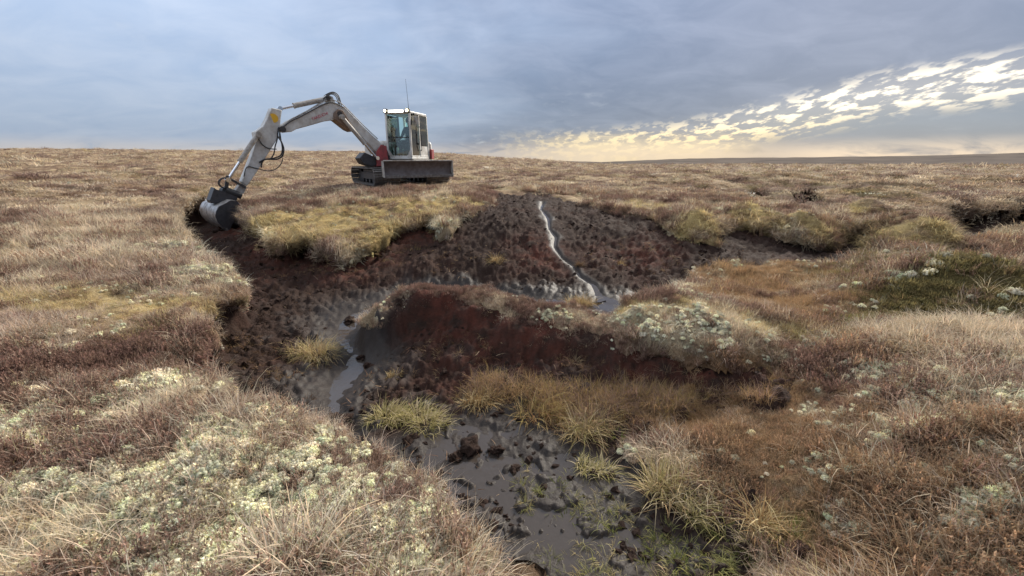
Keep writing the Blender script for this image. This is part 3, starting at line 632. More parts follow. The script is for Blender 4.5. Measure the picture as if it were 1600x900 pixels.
def place(x, y, keep_s=-.17):
    s, gx, gy = turf_grad(x, y); k = s > keep_s
    x, y, s, gx, gy = x[k], y[k], s[k], gx[k], gy[k]
    X, Y, Z, a, tau = moor_pts(x, y, s, gx, gy)
    tilt = a * sst(.45, .95, tau) * 1.5
    rot = np.zeros((len(x), 3)); yaw = rng.uniform(0, 6.283, len(x))
    # tilt about the horizontal axis along the edge: lean toward the drop
    ax, ay = gy, -gx
    rot[:, 2] = yaw; rot[:, 0] = -ay * 0 ; 
    m = tilt > .05
    for i in np.nonzero(m)[0]:
        e = (Matrix.Rotation(-tilt[i], 3, Vector((ax[i], ay[i], 0)).normalized()) @ Matrix.Rotation(yaw[i], 3, 'Z')).to_euler()
        rot[i] = e
    rot[~m, 0] = rng.normal(0, .15, (~m).sum()); rot[~m, 1] = rng.normal(0, .15, (~m).sum())
    return np.stack([X, Y, Z], 1), rot, x, y, s
PATH = [hit(a, b)[:2] for a, b in [(700,296),(770,300),(800,305),(850,310),(900,316)]]
def bare_mask(x, y):                              # mud left by the digger's tracks and scattered bare peat
    d, _ = poly_dist(PATH, x, y); dn = fbm(x * 1.5, y * 1.5, 501, 2)
    return (d < .55 + .4 * dn)
_YB = [b for b in BL if b[0] in (TI['yellow'], TI['orange'])]
def vscale(x, y):
    v = 1 + .55 * fbm(x * 1.4, y * 1.4, 520, 2)
    for t, bx, by, br, bw in _YB: v = v * (1 - .42 * np.exp(-((x - bx) ** 2 + (y - by) ** 2) / (br * br)))
    return np.clip(v * (1 - .5 * ridge(x, y)), .3, 1.7)
CATS = {'grass': ['straw', 'pink', 'orange', 'brown', 'yellow'], 'heather': ['heather', 'brown'], 'lichen': ['lichen'], 'moss': ['moss', 'green', 'yellow'], 'long': ['straw', 'pink', 'orange']}
acc = {k: [] for k in ('long', 'grass', 'heather', 'lichen', 'moss', 'far')}
def populate(n, r0, r1, sc, power, far=False, a0=-64, a1=64):
    x, y = fan_points(n, r0, r1, a0, a1, power)
    P, rot, x, y, s = place(x, y); k = ~bare_mask(x, y); P, rot, x, y = P[k], rot[k], x[k], y[k]
    w = weights(x, y); wn_ = w / w.sum(1, keepdims=True); cum = wn_.cumsum(1); t = (rng.random(len(x))[:, None] > cum).sum(1).clip(0, len(TYPES) - 1)
    r = np.hypot(x, y); li = (t == TI['lichen']) & (rng.random(len(x)) < .18); t = np.where(li, np.where(rng.random(len(x)) < .6, TI['heather'], TI['pink']), t); tint = PALA[t] * rng.uniform(.65, 1.35, (len(x), 1)) * (1 + rng.normal(0, .03, (len(x), 3)))
    mean = tint_of(w); mixk = np.where(t == TI['lichen'], .08, .6 if far else .25)[:, None]; tint = tint * (1 - mixk) + mean * mixk
    half = rng.random(len(x)) < .55; onp = sdf(POLY_P, x, y) > -.1
    # kit by type
    for kit in acc:
        if kit == 'far': m_ = np.full(len(x), far)
        elif far: continue
        else:
            m_ = np.isin(t, [TI[q] for q in CATS[kit]])
            if kit == 'long': m_ &= (rng.random(len(x)) < .09) & (r < 7) & ~onp
            if kit == 'heather': m_ &= ~((t == TI['brown']) & (rng.random(len(x)) < .5))
            if kit == 'moss': m_ &= ~((t == TI['yellow']) & half)
            if kit == 'grass': m_ &= ~((t == TI['yellow']) & ~half)
            if kit == 'grass': m_ &= ~((t == TI['brown']) & (rng.random(len(x)) < .3))
        if m_.any():
            Pk = P[m_].copy(); Pk[:, 2] += (.022 if kit == 'lichen' else 0)
            sc_ = sc * (.92 if kit == 'lichen' else 1) * rng.uniform(.6, 1.35, m_.sum()) * vscale(x[m_], y[m_]) * (np.clip((r[m_] / 18) ** .5, .8, 2.0) if far else 1)
            acc[kit].append((Pk, rot[m_], sc_, tint[m_]))
populate(42000, 1.0, 6.5, .72, 1.35)
populate(34000, 6.0, 13, 1.0, 1.5)
populate(16000, 11, 26, .62, 1.4, True)
populate(10000, 24, 130, .85, 1.0, True)
populate(2500, .7, 4, 1.1, 1.6, False, 64, 296)
def emit(kit, src, name, label, cat):
    if not acc[kit]: return
    scatter(name, src, *[np.concatenate([q[i] for q in acc[kit]]) for i in range(4)], label, cat)
emit('grass', 'grass_kit', 'dry_grass', 'dry straw coloured grass covering the near moorland turf', 'grass')
emit('long', 'long_kit', 'long_grass', 'long pale curling grass blades arching over the near turf', 'grass')
emit('heather', 'heather_kit', 'heather_cover', 'dark mauve brown heather sprigs growing through the turf', 'heather')
emit('lichen', 'lichen_kit', 'lichen_cover', 'pale grey green lichen cushions among the heather', 'lichen')
emit('moss', 'moss_kit', 'moss_cover', 'short yellow and green moss carpet on hummocks and turf edges', 'moss')
emit('far', 'far_kit', 'distant_grass', 'tawny tussocky grass spreading to the skyline', 'grass')
# shaggy fringe along every overhanging turf edge
def fringe():
    pts = []
    for poly in (POLY_G, POLY_P, POLY_3, POLY_4):
        n = len(poly)
        for i in range(n):
            a, b = poly[i], poly[(i + 1) % n]; l = np.linalg.norm(b - a); k = int(l / .018)
            if k > 0 and k < 400: t = rng.random(k); pts.append(a + (b - a) * t[:, None] + rng.normal(0, .16, (k, 2)))
    p = np.concatenate(pts); x, y = p[:, 0], p[:, 1]; s, gx, gy = turf_grad(x, y)
    D = M(x, y) - F0(x, y); k = (s > -.14) & (s < .16) & (D > .12) & (np.hypot(x, y) > .8)
    P, rot, x, y, s = place(x[k], y[k], -.2)
    w = weights(x, y); tint = tint_of(w) * rng.uniform(.7, 1.2, (len(x), 1)); r = np.hypot(x, y)
    scatter('turf_fringe', 'fringe_kit', P, rot, rng.uniform(.5, 1.05, len(x)) * np.clip(r / 5, .75, 1.7) * (1 - .45 * ridge(x, y)), tint, 'shaggy fringe of dry grass hanging over the peat edges', 'grass')
fringe()
# thin growth on the bare peat and the vegetated strip below the ridge
def on_peat(n, name, kit, region, dens, tint, sc, label, cat):
    x, y = region(n); s = turf(x, y); k = (s < -.08) & dens(x, y); x, y = x[k], y[k]
    cd, _ = channel(x, y); kk = cd > 1.1; x, y = x[kk], y[kk]
    P = np.stack([x, y, peat_z(x, y) - .005], 1); m = len(x)
    rot = np.stack([rng.normal(0, .3, m), rng.normal(0, .3, m), rng.uniform(0, 6.28, m)], 1)
    scatter(name, kit, P, rot, sc * (rng.uniform(.5, 1.2, m) if kit != 'crumb_kit' else .25 + 1.3 * rng.random(m) ** 3.5), np.array(tint)[rng.integers(0, len(tint), m)] * rng.uniform(.7, 1.2, (m, 1)), label, cat)
def disk_region(blobs):
    def f(n):
        X, Y = [], []; tot = sum(b[2] * b[3] for b in blobs)
        for a, b, rx, ry in blobs:
            p = hit(a, b, F0); k = max(4, int(n * rx * ry / sum(q[2] * q[3] for q in blobs))); q = rng.normal(0, .5, (k, 2)); X.append(p[0] + q[:, 0] * rx); Y.append(p[1] + q[:, 1] * ry)
        return np.concatenate(X), np.concatenate(Y)
    return f
yes = lambda x, y: np.ones(len(x), bool)
on_peat(1500, 'sedge_strip', 'grass_kit', disk_region([(1000,630,.55,.25),(1120,640,.5,.2),(860,622,.4,.18),(920,650,.3,.2),(1060,660,.45,.25),(760,612,.25,.15)]), yes,
        [PAL['orange'], PAL['brown'], PAL['heather'], (.34, .24, .10)], .85, 'rusty brown sedge growing along the foot of the peat ridge', 'sedge')
on_peat(900, 'dead_stalks', 'fringe_kit', disk_region([(400,590,.8,.6),(360,540,.5,.4),(700,540,1.0,.4),(900,575,.9,.3),(480,420,1.6,.7),(1000,410,1.2,.8),(1080,575,.6,.2),(650,400,1.0,.5),(850,560,.9,.3)]),
        lambda x, y: fbm(x * 2, y * 2, 600, 2) > -.1, [(.20, .13, .08), (.30, .21, .12), (.13, .08, .05)], .55, 'scattered dead grass stalks lying on the bare peat', 'stalks')
on_peat(190, 'green_shoots', 'fringe_kit', disk_region([(1000,850,.35,.3),(1100,860,.4,.3),(950,800,.3,.2),(900,870,.3,.2),(1180,880,.3,.2),(850,770,.3,.25),(1020,690,.2,.15)]), yes,
        [(.16, .17, .05), (.26, .25, .10), (.36, .30, .16)], .55, 'sparse green grass shoots poking through the wet mud', 'shoots')

def crumb(name):
    import bmesh
    bm = bmesh.new(); bmesh.ops.create_icosphere(bm, subdivisions=2, radius=1); k = rnd.random() * 50
    for v in bm.verts: v.co *= .03 * (1 + .5 * rnd.uniform(-1, 1) * .5 + .7 * float(pnoise(np.array([v.co.x * 1.3 + k]), np.array([v.co.y * 1.3 + v.co.z]), 730)[0])); v.co.z *= .7
    me = bpy.data.meshes.new(name); bm.to_mesh(me); bm.free(); me.materials.append(MAT_PEAT); return bpy.data.objects.new(name, me)
coll('crumb_kit', [crumb('crumb_%d' % i) for i in range(5)])
coll('strand_kit', [grass_clump(3, .10, .13, .0045, 1.25, .7, VM, 'strand_%d' % i, .4) for i in range(5)])
def gully_region(n):
    return fan_points(n, 1.8, 11.5, -40, 42, 1.25)
on_peat(8000, 'peat_crumbs', 'crumb_kit', gully_region, lambda x, y: fbm(x * 1.6, y * 1.6, 610, 2) > -.15, [(1, 1, 1)], .8, 'loose dark peat crumbs strewn over the gully floor', 'peat crumbs')
on_peat(5200, 'root_fibres', 'strand_kit', gully_region, lambda x, y: fbm(x * 1.3, y * 1.3, 620, 2) > .0, [(.34, .21, .13), (.22, .12, .07), (.48, .34, .22), (.16, .09, .06)], 1.0, 'pale root fibres and straws lying on the bare peat', 'fibres')
# ------------------------------------------------------------------ things on the bog
TM = veg_mat('tussock_blades', .3, False)
def tussock(px, py, w, h, pal, label, n=420, lean=.5, on=F0):
    p = hit(px, py, on); z0 = float(peat_z(np.array([p[0]]), np.array([p[1]]))[0]); V, Fc, sh = [], [], []
    h *= .92; wa = rnd.uniform(-1.2, .6); lob = [(rnd.uniform(-.3, .3), rnd.uniform(-.2, .2), rnd.uniform(.5, 1)) for _ in range(4)]
    for i in range(int(n * 2.0)):
        r_ = math.sqrt(rnd.random()); t = rnd.random() * 6.283; lo = rnd.choice(lob); q = Vector((w * (lo[0] + .30 * lo[2] * r_ * math.cos(t)), w * (lo[1] + .22 * lo[2] * r_ * math.sin(t)), h * .22 * (1 - r_ * r_) - .03)); hh = h * lo[2]; mat_ = rnd.random() < .3; tb = t + math.atan2(math.sin(wa - t), math.cos(wa - t)) * rnd.uniform(0, .75); k = rnd.uniform(.7, 1.25); c = rnd.choice(pal)
        blade(V, Fc, sh, q, tb + rnd.gauss(0, .6), hh * rnd.uniform(.45, 1.45), .0048 * rnd.uniform(.6, 1.4), abs(rnd.gauss(1.1 if mat_ else .15 + lean * r_, .3)), rnd.gauss(.9 if mat_ else 1.4, .6), tuple(a * k for a in c), 4)
    me = bpy.data.meshes.new('grass_tussock'); me.from_pydata(V, [], Fc); at = me.attributes.new('shade', 'FLOAT_COLOR', 'POINT'); at.data.foreach_set('color', np.array([(*c, 1) for c in sh]).ravel())
    at = me.attributes.new('tint', 'FLOAT_COLOR', 'POINT'); at.data.foreach_set('color', np.ones(len(V) * 4)); me.materials.append(TM)  # colours sit in 'shade'; me.polygons.foreach_set('use_smooth', [True] * len(me.polygons))
    o = bpy.data.objects.new('grass_tussock', me); C.objects.link(o); o.location = (p[0], p[1], z0); o['label'] = label; o['category'] = 'grass tussock'; o['group'] = 'grass tussocks growing in the peat gully'
gold = [(.46, .36, .18), (.54, .44, .27), (.34, .29, .12), (.42, .29, .16)]; grn = [(.34, .295, .12), (.47, .385, .20), (.55, .455, .29), (.28, .255, .10)]
fawn = [(.48, .36, .18), (.40, .26, .12), (.30, .19, .09), (.52, .42, .24)]
for a in [(487,552,.72,.32,gold,'rounded golden grass tussock alone on mud beside the winding stream',560),
          (632,668,.80,.24,grn,'wide green and yellow tussock between stream and muddy pool',560),
          (904,474,.48,.26,fawn,'bushy straw tussock in the water behind the central ridge'),
          (774,408,.32,.25,fawn,'small straw tussock alone on the far bare slope',200),
          (655,390,.55,.16,[(.24,.22,.07),(.34,.24,.13),(.2,.11,.06)],'low green and brown tuft under the overhanging hag',240),
          (616,585,.18,.10,fawn,'tiny straw tuft beside the foot of the ridge',90),
          (750,630,.42,.25,fawn,'straw tussock at the tip of the rusty sedge strip nearest the stream',300),
          (845,640,.55,.24,[(.28,.16,.08),(.36,.27,.1),(.42,.32,.15)],'rust brown and yellow tussock in the sedge strip above the pool',380),
          (912,678,.42,.26,gold,'pale golden tussock on the pool rim below the rusty sedge strip',340),
          (925,738,.28,.14,grn,'small green tuft standing in the shallow pool',200),
          (1060,775,.40,.28,gold,'tall golden green tussock with leaves sweeping over the mud',420),
          (1115,805,.36,.22,grn,'green tussock joined to the tall golden one by the mud',340),
          (1210,830,.34,.2,fawn,'pale fawn tussock between mud and brown heather slope',260),
          (968,410,.16,.22,fawn,'thin upright tuft beside the silver trickle',70),
          (905,415,.25,.14,[(.14,.09,.06),(.25,.16,.09)],'dark withered tuft against the silver trickle',120)]:
    tussock(*a)
def clod(px, py, r_, label, z=None, on=F0):
    p = hit(px, py, on); x, y = p[0], p[1]; z0 = float(peat_z(np.array([x]), np.array([y]))[0])
    import bmesh
    bm = bmesh.new(); bmesh.ops.create_icosphere(bm, subdivisions=4, radius=1)
    k = rnd.random() * 50
    for v in bm.verts:
        c = v.co.copy(); f = 1 + .75 * float(fbm(np.array([c.x * 1.4 + k]), np.array([c.y * 1.4 + c.z * 1.7]), 700, 3)[0]) + .12 * float(pnoise(np.array([c.x * 6 + k]), np.array([c.y * 6 + c.z * 5]), 720)[0])
        v.co = Vector((c.x * 1.2, c.y, c.z * .75)) * f * r_
    me = bpy.data.meshes.new('peat_clod'); bm.to_mesh(me); bm.free(); me.materials.append(MAT_PEAT); me.polygons.foreach_set('use_smooth', [True] * len(me.polygons))
    o = bpy.data.objects.new('peat_clod', me); C.objects.link(o); o.location = (x, y, z0 + r_ * .12); o.rotation_euler = (0, 0, k); o['label'] = label; o['category'] = 'peat clod'; o['group'] = 'loose peat clods'
for a in [(735,700,.075,'largest black peat clod standing out of the muddy pool'),(712,717,.04,'small peat clod beside the largest one in the pool'),(775,706,.045,'medium peat clod between the largest clod and the sedge strip'),
          (522,664,.10,'dark peat lump at the tip of the near hummock by the stream'),(565,556,.05,'wet clod in the middle of the winding stream'),(575,568,.04,'second wet clod just downstream in the winding stream'),(545,500,.07,'flat red brown clod at the head of the winding stream'),
          (805,735,.035,'small clod near the centre of the muddy pool'),(640,690,.045,'clod on the mud below the wide green tussock'),(345,360,.13,'freshly dug peat lump under the digging bucket')]:
    clod(*a)

# ------------------------------------------------------------------ the digger
WHITE = simple('weathered_white_paint', (.56, .56, .54), .5, 0, .2, 4., dirt=(.34, .31, .27))
GREYP = simple('grimy_grey_paint', (.40, .385, .36), .55, 0, .3, 7., dirt=(.20, .165, .13))
RUSTY = simple('rusty_brown_paint', (.23, .165, .125), .7, 0, .4, 9., dirt=(.13, .085, .06))
REDP = simple('red_paint', (.34, .05, .055), .55, 0, .3, 8., dirt=(.13, .04, .035))
BLACK = simple('black_rubber', (.022, .022, .024), .6, 0, .3, 12.)
DARKM = simple('dark_oily_metal', (.055, .052, .054), .5, .3, .4, 14.)
STEEL = simple('worn_steel', (.50, .49, .48), .42, .6, .45, 6., bump=.4, dirt=(.10, .07, .055))
SHOE = simple('muddy_track_steel', (.19, .18, .17), .5, .35, .5, 15., bump=.3, dirt=(.075, .06, .05))
EDGEM = simple('polished_grouser', (.5, .5, .5), .35, .7, .3, 20., dirt=(.3, .28, .26))
BLADEM = simple('rusty_blade_steel', (.125, .105, .10), .6, .25, .45, 6., bump=.3, dirt=(.075, .055, .047))
CHROME = simple('chrome_rod', (.75, .75, .76), .15, 1.0, .1, 5.)
YELLOW = simple('yellow_sticker', (.72, .42, .03), .5, 0, .1, 30.)
REDINK = simple('red_lettering', (.50, .06, .10), .5, 0, .15, 40.)
LAMP = simple('lit_lamp_face', (.9, .85, .7), .3, emis=((1.0, .86, .55), 7.0))
LAMPW = simple('lit_light_bar_face', (.9, .9, .8), .3, emis=((1.0, .95, .78), 4.0))
AMBER = simple('amber_glow_colour', (.65, .30, .03), .3, 0, .1, 30.)
CLOTH = simple('dark_work_clothes', (.020, .022, .030), .85, 0, .3, 25.)
SKIN = simple('skin', (.36, .20, .14), .55, 0, .1, 30.); HAIRM = simple('dark_cap', (.018, .016, .016), .8, 0, .2, 40.)
SEATM = simple('black_seat_vinyl', (.03, .032, .036), .6, 0, .2, 20.)
def glass_mat(name, tint, refl):
    m, nt, out = new_mat(name); N = nt.nodes; L = nt.links
    t = N.new('ShaderNodeBsdfTransparent'); t.inputs[0].default_value = (*tint, 1); g = N.new('ShaderNodeBsdfGlossy'); g.inputs['Roughness'].default_value = .03; g.inputs[0].default_value = (1, 1, 1, 1)
    fr = N.new('ShaderNodeFresnel'); fr.inputs[0].default_value = 1.5; ad = N.new('ShaderNodeMath'); ad.operation = 'ADD'; ad.inputs[1].default_value = refl; L.new(fr.outputs[0], ad.inputs[0])
    ms = N.new('ShaderNodeMixShader'); L.new(ad.outputs[0], ms.inputs[0]); L.new(t.outputs[0], ms.inputs[1]); L.new(g.outputs[0], ms.inputs[2]); L.new(ms.outputs[0], out.inputs[0]); return m
GLASS = glass_mat('green_tinted_glass', (.80, .95, .91), .03); GLASSD = glass_mat('dark_lower_glass', (.58, .70, .67), .06)  # lower pane has a darker tint than the other glass

GZ0 = float(Msmooth(np.array([EXC[0]]), np.array([EXC[1]]))[0]) + .02
root = bpy.data.objects.new('excavator', None); C.objects.link(root); root.location = (EXC[0], EXC[1], GZ0)
root['label'] = 'white and grey crawler excavator with long arm digging beside the gully'; root['category'] = 'excavator'
PHI, PSI = R(35), R(12)
Cc = Vector((EXC[0], EXC[1], 0))
uf = Vector((math.sin(PHI), -math.cos(PHI), 0)); ul = Vector((-math.cos(PHI), -math.sin(PHI), 0))      # undercarriage: toward blade / picture-left
hf = Vector((-math.sin(PSI), -math.cos(PSI), 0)); hl = Vector((math.cos(PSI), -math.sin(PSI), 0))      # house: forward / cab side
UPV = Vector((0, 0, 1))
def UC(f, l, z): return Cc + uf * f + ul * l + UPV * (GZ0 + z)
def HC(f, l, z): return Cc + hf * f + hl * l + UPV * (GZ0 + z)
def m3(a, b): return Matrix((a, b, UPV)).transposed()
UM, HM = m3(uf, ul), m3(hf, hl)
def quick(fn, name, mat, parent=root, **k):
    b = MB(); fn(b); return b.build(name, mat, parent, **k)
# tracks
TRK_W, TRK_L, TRK_H = .84, 2.95, .62
def track(side):
    l0 = side * .90; r_ = TRK_H / 2 - .05; half = TRK_L / 2 - TRK_H / 2
    fr = quick(lambda b: (b.box(UC(0, l0, .31), (TRK_L - .75, .34, .24), UM), b.box(UC(0, l0, .47), (1.5, .30, .10), UM)), 'track', DARKM, bevel=.015)
    for e in (-1, 1):
        wh = quick(lambda b: b.tube([UC(e * half, l0 - .16, .31), UC(e * half, l0 + .16, .31)], .235, 22), 'sprocket' if e < 0 else 'idler', DARKM, fr, smooth=True)
    for k in range(5):
        quick(lambda b: b.tube([UC(-.85 + k * .42, l0 - .17, .14), UC(-.85 + k * .42, l0 + .17, .14)], .075, 14), 'roller', DARKM, fr, smooth=True)
    # one shoe, copied round the chain
    per = 4 * half + 2 * math.pi * r_; n = 42; proto = None
    for i in range(n):
        d = per * i / n
        if d < 2 * half: f, z, a = -half + d, .31 + r_, 0.
        elif d < 2 * half + math.pi * r_: t = (d - 2 * half) / r_; f, z, a = half + r_ * math.sin(t), .31 + r_ * math.cos(t), t
        elif d < 4 * half + math.pi * r_: f, z, a = half - (d - 2 * half - math.pi * r_), .31 - r_, math.pi
        else: t = (d - 4 * half - math.pi * r_) / r_ + math.pi; f, z, a = -half + r_ * math.sin(t), .31 + r_ * math.cos(t), t
        if proto is None:
            b = MB(); b.box((0, 0, .0), (per / n * .93, TRK_W, .022)); b.box((per / n * .28, 0, .026), (.018, TRK_W * .985, .034)); b.box((-per / n * .22, 0, .022), (.014, TRK_W * .985, .025)); b.box((0, 0, -.03), (per / n * .7, .16, .05))
            sh = b.build('track_shoe', SHOE); proto = sh.data
        else: sh = bpy.data.objects.new('track_shoe', proto); C.objects.link(sh)
        sh.parent = fr; p = UC(f, l0, z) - root.location
        rot = UM @ Matrix.Rotation(a, 3, 'Y'); sh.matrix_local = Matrix.Translation(p) @ rot.to_4x4()
    return fr
track(1); track(-1)
quick(lambda b: (b.box(UC(0, 0, .38), (1.1, 1.1, .24), UM), b.box(UC(0, 0, .36), (.5, 1.7, .2), UM)), 'undercarriage_frame', DARKM, bevel=.02)
quick(lambda b: b.tube([UC(0, 0, .48), UC(0, 0, .66)], .46, 28), 'slew_ring', DARKM, smooth=True)
# dozer blade: curved mouldboard
def blade_sheet(b):
    pr = [(1.98, .80), (1.92, .72), (1.885, .60), (1.89, .47), (1.94, .37), (2.0, .32)]; W2 = 1.16
    out = [UC(f, -W2, z) for f, z in pr] + [UC(f - .05, -W2, z) for f, z in reversed(pr)]
    b.prism(out, ul * (2 * W2))
bl = quick(blade_sheet, 'dozer_blade', BLADEM, smooth=True)
quick(lambda b: b.box(UC(2.012, 0, .335), (.022, 2.36, .09), UM), 'cutting_edge', SHOE, bl, bevel=.006)
for sd in (-1, 1): quick(lambda b: b.prism([UC(2.01, sd * 1.165, .82), UC(1.84, sd * 1.165, .8), UC(1.84, sd * 1.165, .34), UC(2.03, sd * 1.165, .31)], ul * (sd * .022)), 'end_plate', GREYP, bl)
quick(lambda b: b.box(UC(1.955, 0, .815), (.09, 2.3, .035), UM), 'top_rail', GREYP, bl, bevel=.008)
for sd in (-1, 1): quick(lambda b: b.tube([UC(.4, sd * .38, .33), UC(1.88, sd * .5, .5)], .07, 8), 'blade_arm', DARKM)
for sd in (-1, 1): quick(lambda b: b.tube([UC(.5, sd * .15, .5), UC(1.2, sd * .15, .56), UC(1.88, sd * .15, .62)], [.05, .05, .03], 10), 'blade_cylinder', DARKM)
# house
quick(lambda b: b.prism([HC(f, l, .68) for f, l in ((.86, 1.03), (.86, -.75), (.55, -1.03), (-.85, -1.03), (-1.2, -.6), (-1.25, 0), (-1.2, .6), (-.85, 1.03))], UPV * .16), 'house_deck', GREYP, bevel=.02)
def hood(b):
    b.prism([HC(f, l, .842) for f, l in ((.45, -1.02), (-.78, -1.02), (-1.14, -.6), (-1.2, 0), (-1.14, .6), (-.8, 1.02), (-.62, 1.02), (-.62, .06), (.62, .06), (.62, -.7))], UPV * .62)
hd = quick(hood, 'engine_hood', WHITE, bevel=.09, smooth=True)
quick(lambda b: b.prism([HC(-.60, .995, .86), HC(-.60, 1.075, .86), HC(-.60, 1.075, 1.2), HC(-.60, .995, 1.2)], -hf * .22), 'red_side_panel', REDP, bevel=.012)
quick(lambda b: b.tube([HC(-.8, -.5, 1.45), HC(-.8, -.5, 1.72)], .05, 12), 'exhaust_pipe', DARKM, hd, smooth=True)
# cab
CF0, CB0, CL0, CL1, CZ0, CZ1 = .90, -.55, .10, 1.00, .86, 2.36
cab = quick(lambda b: (b.box(HC((CF0 + CB0) / 2, (CL0 + CL1) / 2, CZ0 + .03), (CF0 - CB0, CL1 - CL0, .07), HM)), 'cab', WHITE, bevel=.012)
def beam(name, a, b_, w, mat=WHITE, par=cab):
    a, b_ = HC(*a), HC(*b_); d = b_ - a; z = d.normalized(); x = hf if abs(z.dot(hf)) < .8 else UPV; y = z.cross(x).normalized(); x = y.cross(z)
    return quick(lambda q: q.box((a + b_) / 2, (w, w, d.length), Matrix((x, y, z)).transposed()), name, mat, par, bevel=.012)
q = .03
for l in (CL0 + q, CL1 - q): beam('pillar', (CF0 - q, l, CZ0 + .07), (CF0 - .09, l, CZ1 - .08), .062)
for l in (CL0 + q, CL1 - q): beam('pillar', (CB0 + q, l, CZ0 + .07), (CB0 + .07, l, CZ1 - .08), .07)
beam('pillar', (.18, CL1 - q, CZ0 + .07), (.16, CL1 - q, CZ1 - .08), .065)
beam('pillar', (.0, CL0 + q, CZ0 + .07), (.0, CL0 + q, CZ1 - .08), .06, BLACK)
rf = quick(lambda b: b.prism([HC(CF0 - .06, CL0 - .01, CZ1 - .09), HC(CF0 - .08, CL0, CZ1 - .0), HC(CB0 + .1, CL0, CZ1 + .01), HC(CB0 + .02, CL0 - .01, CZ1 - .09)], hl * (CL1 - CL0 + .02)), 'roof', WHITE, cab, bevel=.03, smooth=True)
for l in (CL0 + q, CL1 - q): beam('sill', (CF0 - q * 2.2, l, CZ0 + .09), (CB0 + q * 2, l, CZ0 + .09), .05)
beam('sill', (CF0 - q, CL0 + .06, CZ0 + .085), (CF0 - q, CL1 - .06, CZ0 + .085), .05)
for l, sg in ((CL0 + .06, 1), (CL1 - .06, -1)):     # chamfered lower corners of the front screen
    quick(lambda b: b.prism([HC(CF0 - .05, l, CZ0 + .10), HC(CF0 - .05, l + sg * .13, CZ0 + .10), HC(CF0 - .05, l, CZ0 + .30)], hf * .03), 'corner_gusset', WHITE, cab)
beam('front_rail', (CF0 - .055, CL0 + .06, 1.55), (CF0 - .055, CL1 - .06, 1.55), .028, BLACK)
def pane(name, pts, mat, off=.008):
    P = [HC(*p) for p in pts]; n = (P[1] - P[0]).cross(P[2] - P[0]).normalized(); return quick(lambda b: b.prism(P, n * off), name, mat, cab)
pane('front_window', [(CF0 - .052, CL0 + .07, 1.57), (CF0 - .052, CL1 - .07, 1.57), (CF0 - .085, CL1 - .07, CZ1 - .1), (CF0 - .085, CL0 + .07, CZ1 - .1)], GLASS)
pane('lower_window', [(CF0 - .04, CL0 + .20, CZ0 + .12), (CF0 - .04, CL1 - .20, CZ0 + .12), (CF0 - .04, CL1 - .065, CZ0 + .31), (CF0 - .05, CL1 - .065, 1.535), (CF0 - .05, CL0 + .065, 1.535), (CF0 - .04, CL0 + .065, CZ0 + .31)], GLASSD)
pane('side_window', [(.14, CL1 - .03, CZ0 + .45), (CB0 + .08, CL1 - .03, CZ0 + .45), (CB0 + .1, CL1 - .03, CZ1 - .11), (.13, CL1 - .03, CZ1 - .11)], GLASS)
dr = pane('door', [(CF0 - .08, CL1 - .02, CZ0 + .12), (.22, CL1 - .02, CZ0 + .12), (.20, CL1 - .02, CZ1 - .11), (CF0 - .12, CL1 - .02, CZ1 - .11)], GLASS)
quick(lambda b: b.box(HC(.3, CL1 + .012, 1.36), (.10, .03, .05), HM), 'handle', BLACK, dr)
quick(lambda b: b.prism([HC(.13, CL1 - .015, CZ0 + .11), HC(CB0 + .08, CL1 - .015, CZ0 + .11), HC(CB0 + .08, CL1 - .015, CZ0 + .43), HC(.13, CL1 - .015, CZ0 + .43)], -hl * .03), 'lower_side_panel', WHITE, cab)
pane('inner_side_window', [(CF0 - .1, CL0 + .03, 1.4), (.04, CL0 + .03, 1.4), (.04, CL0 + .03, CZ1 - .11), (CF0 - .12, CL0 + .03, CZ1 - .11)], GLASS)
pane('rear_window', [(CB0 + .03, CL0 + .08, 1.45), (CB0 + .03, CL1 - .08, 1.45), (CB0 + .06, CL1 - .08, CZ1 - .11), (CB0 + .06, CL0 + .08, CZ1 - .11)], GLASS)
quick(lambda b: b.prism([HC(CB0 + .025, CL0 + .06, CZ0 + .08), HC(CB0 + .025, CL1 - .06, CZ0 + .08), HC(CB0 + .03, CL1 - .06, 1.44), HC(CB0 + .03, CL0 + .06, 1.44)], hf * .02), 'rear_panel', BLACK, cab)
quick(lambda b: b.tube(smooth_path([HC(.22, CL1 + .02, 1.15), HC(.24, CL1 + .07, 1.2), HC(.24, CL1 + .07, 1.85), HC(.22, CL1 + .02, 1.9)], 4), .012, 8), 'grab_rail', BLACK, cab, smooth=True)
st = quick(lambda b: (b.box(HC(.02, .55, 1.26), (.48, .48, .12), HM), b.box(HC(.0, .55, 1.05), (.35, .36, .26), HM)), 'seat', SEATM, cab, bevel=.03)
quick(lambda b: b.box(HC(-.25, .55, 1.62), (.11, .46, .62), HM @ Matrix.Rotation(-.12, 3, 'Y')), 'backrest', SEATM, st, bevel=.04)
for l in (.24, .86): quick(lambda b: (b.box(HC(.12, l, 1.33), (.5, .11, .16), HM), b.tube([HC(.33, l, 1.4), HC(.36, l, 1.56)], .018, 8)), 'control_console', BLACK, cab, bevel=.01)
quick(lambda b: (b.tube([HC(.66, .45, .95), HC(.62, .45, 1.3)], .015, 6), b.tube([HC(.66, .62, .95), HC(.62, .62, 1.3)], .015, 6)), 'travel_levers', BLACK, cab)
quick(lambda b: (b.box(HC(.75, .22, 1.62), (.10, .16, .18), HM), b.tube([HC(.78, .22, 1.2), HC(.77, .22, 1.55)], .015, 6)), 'monitor', BLACK, cab, bevel=.01)
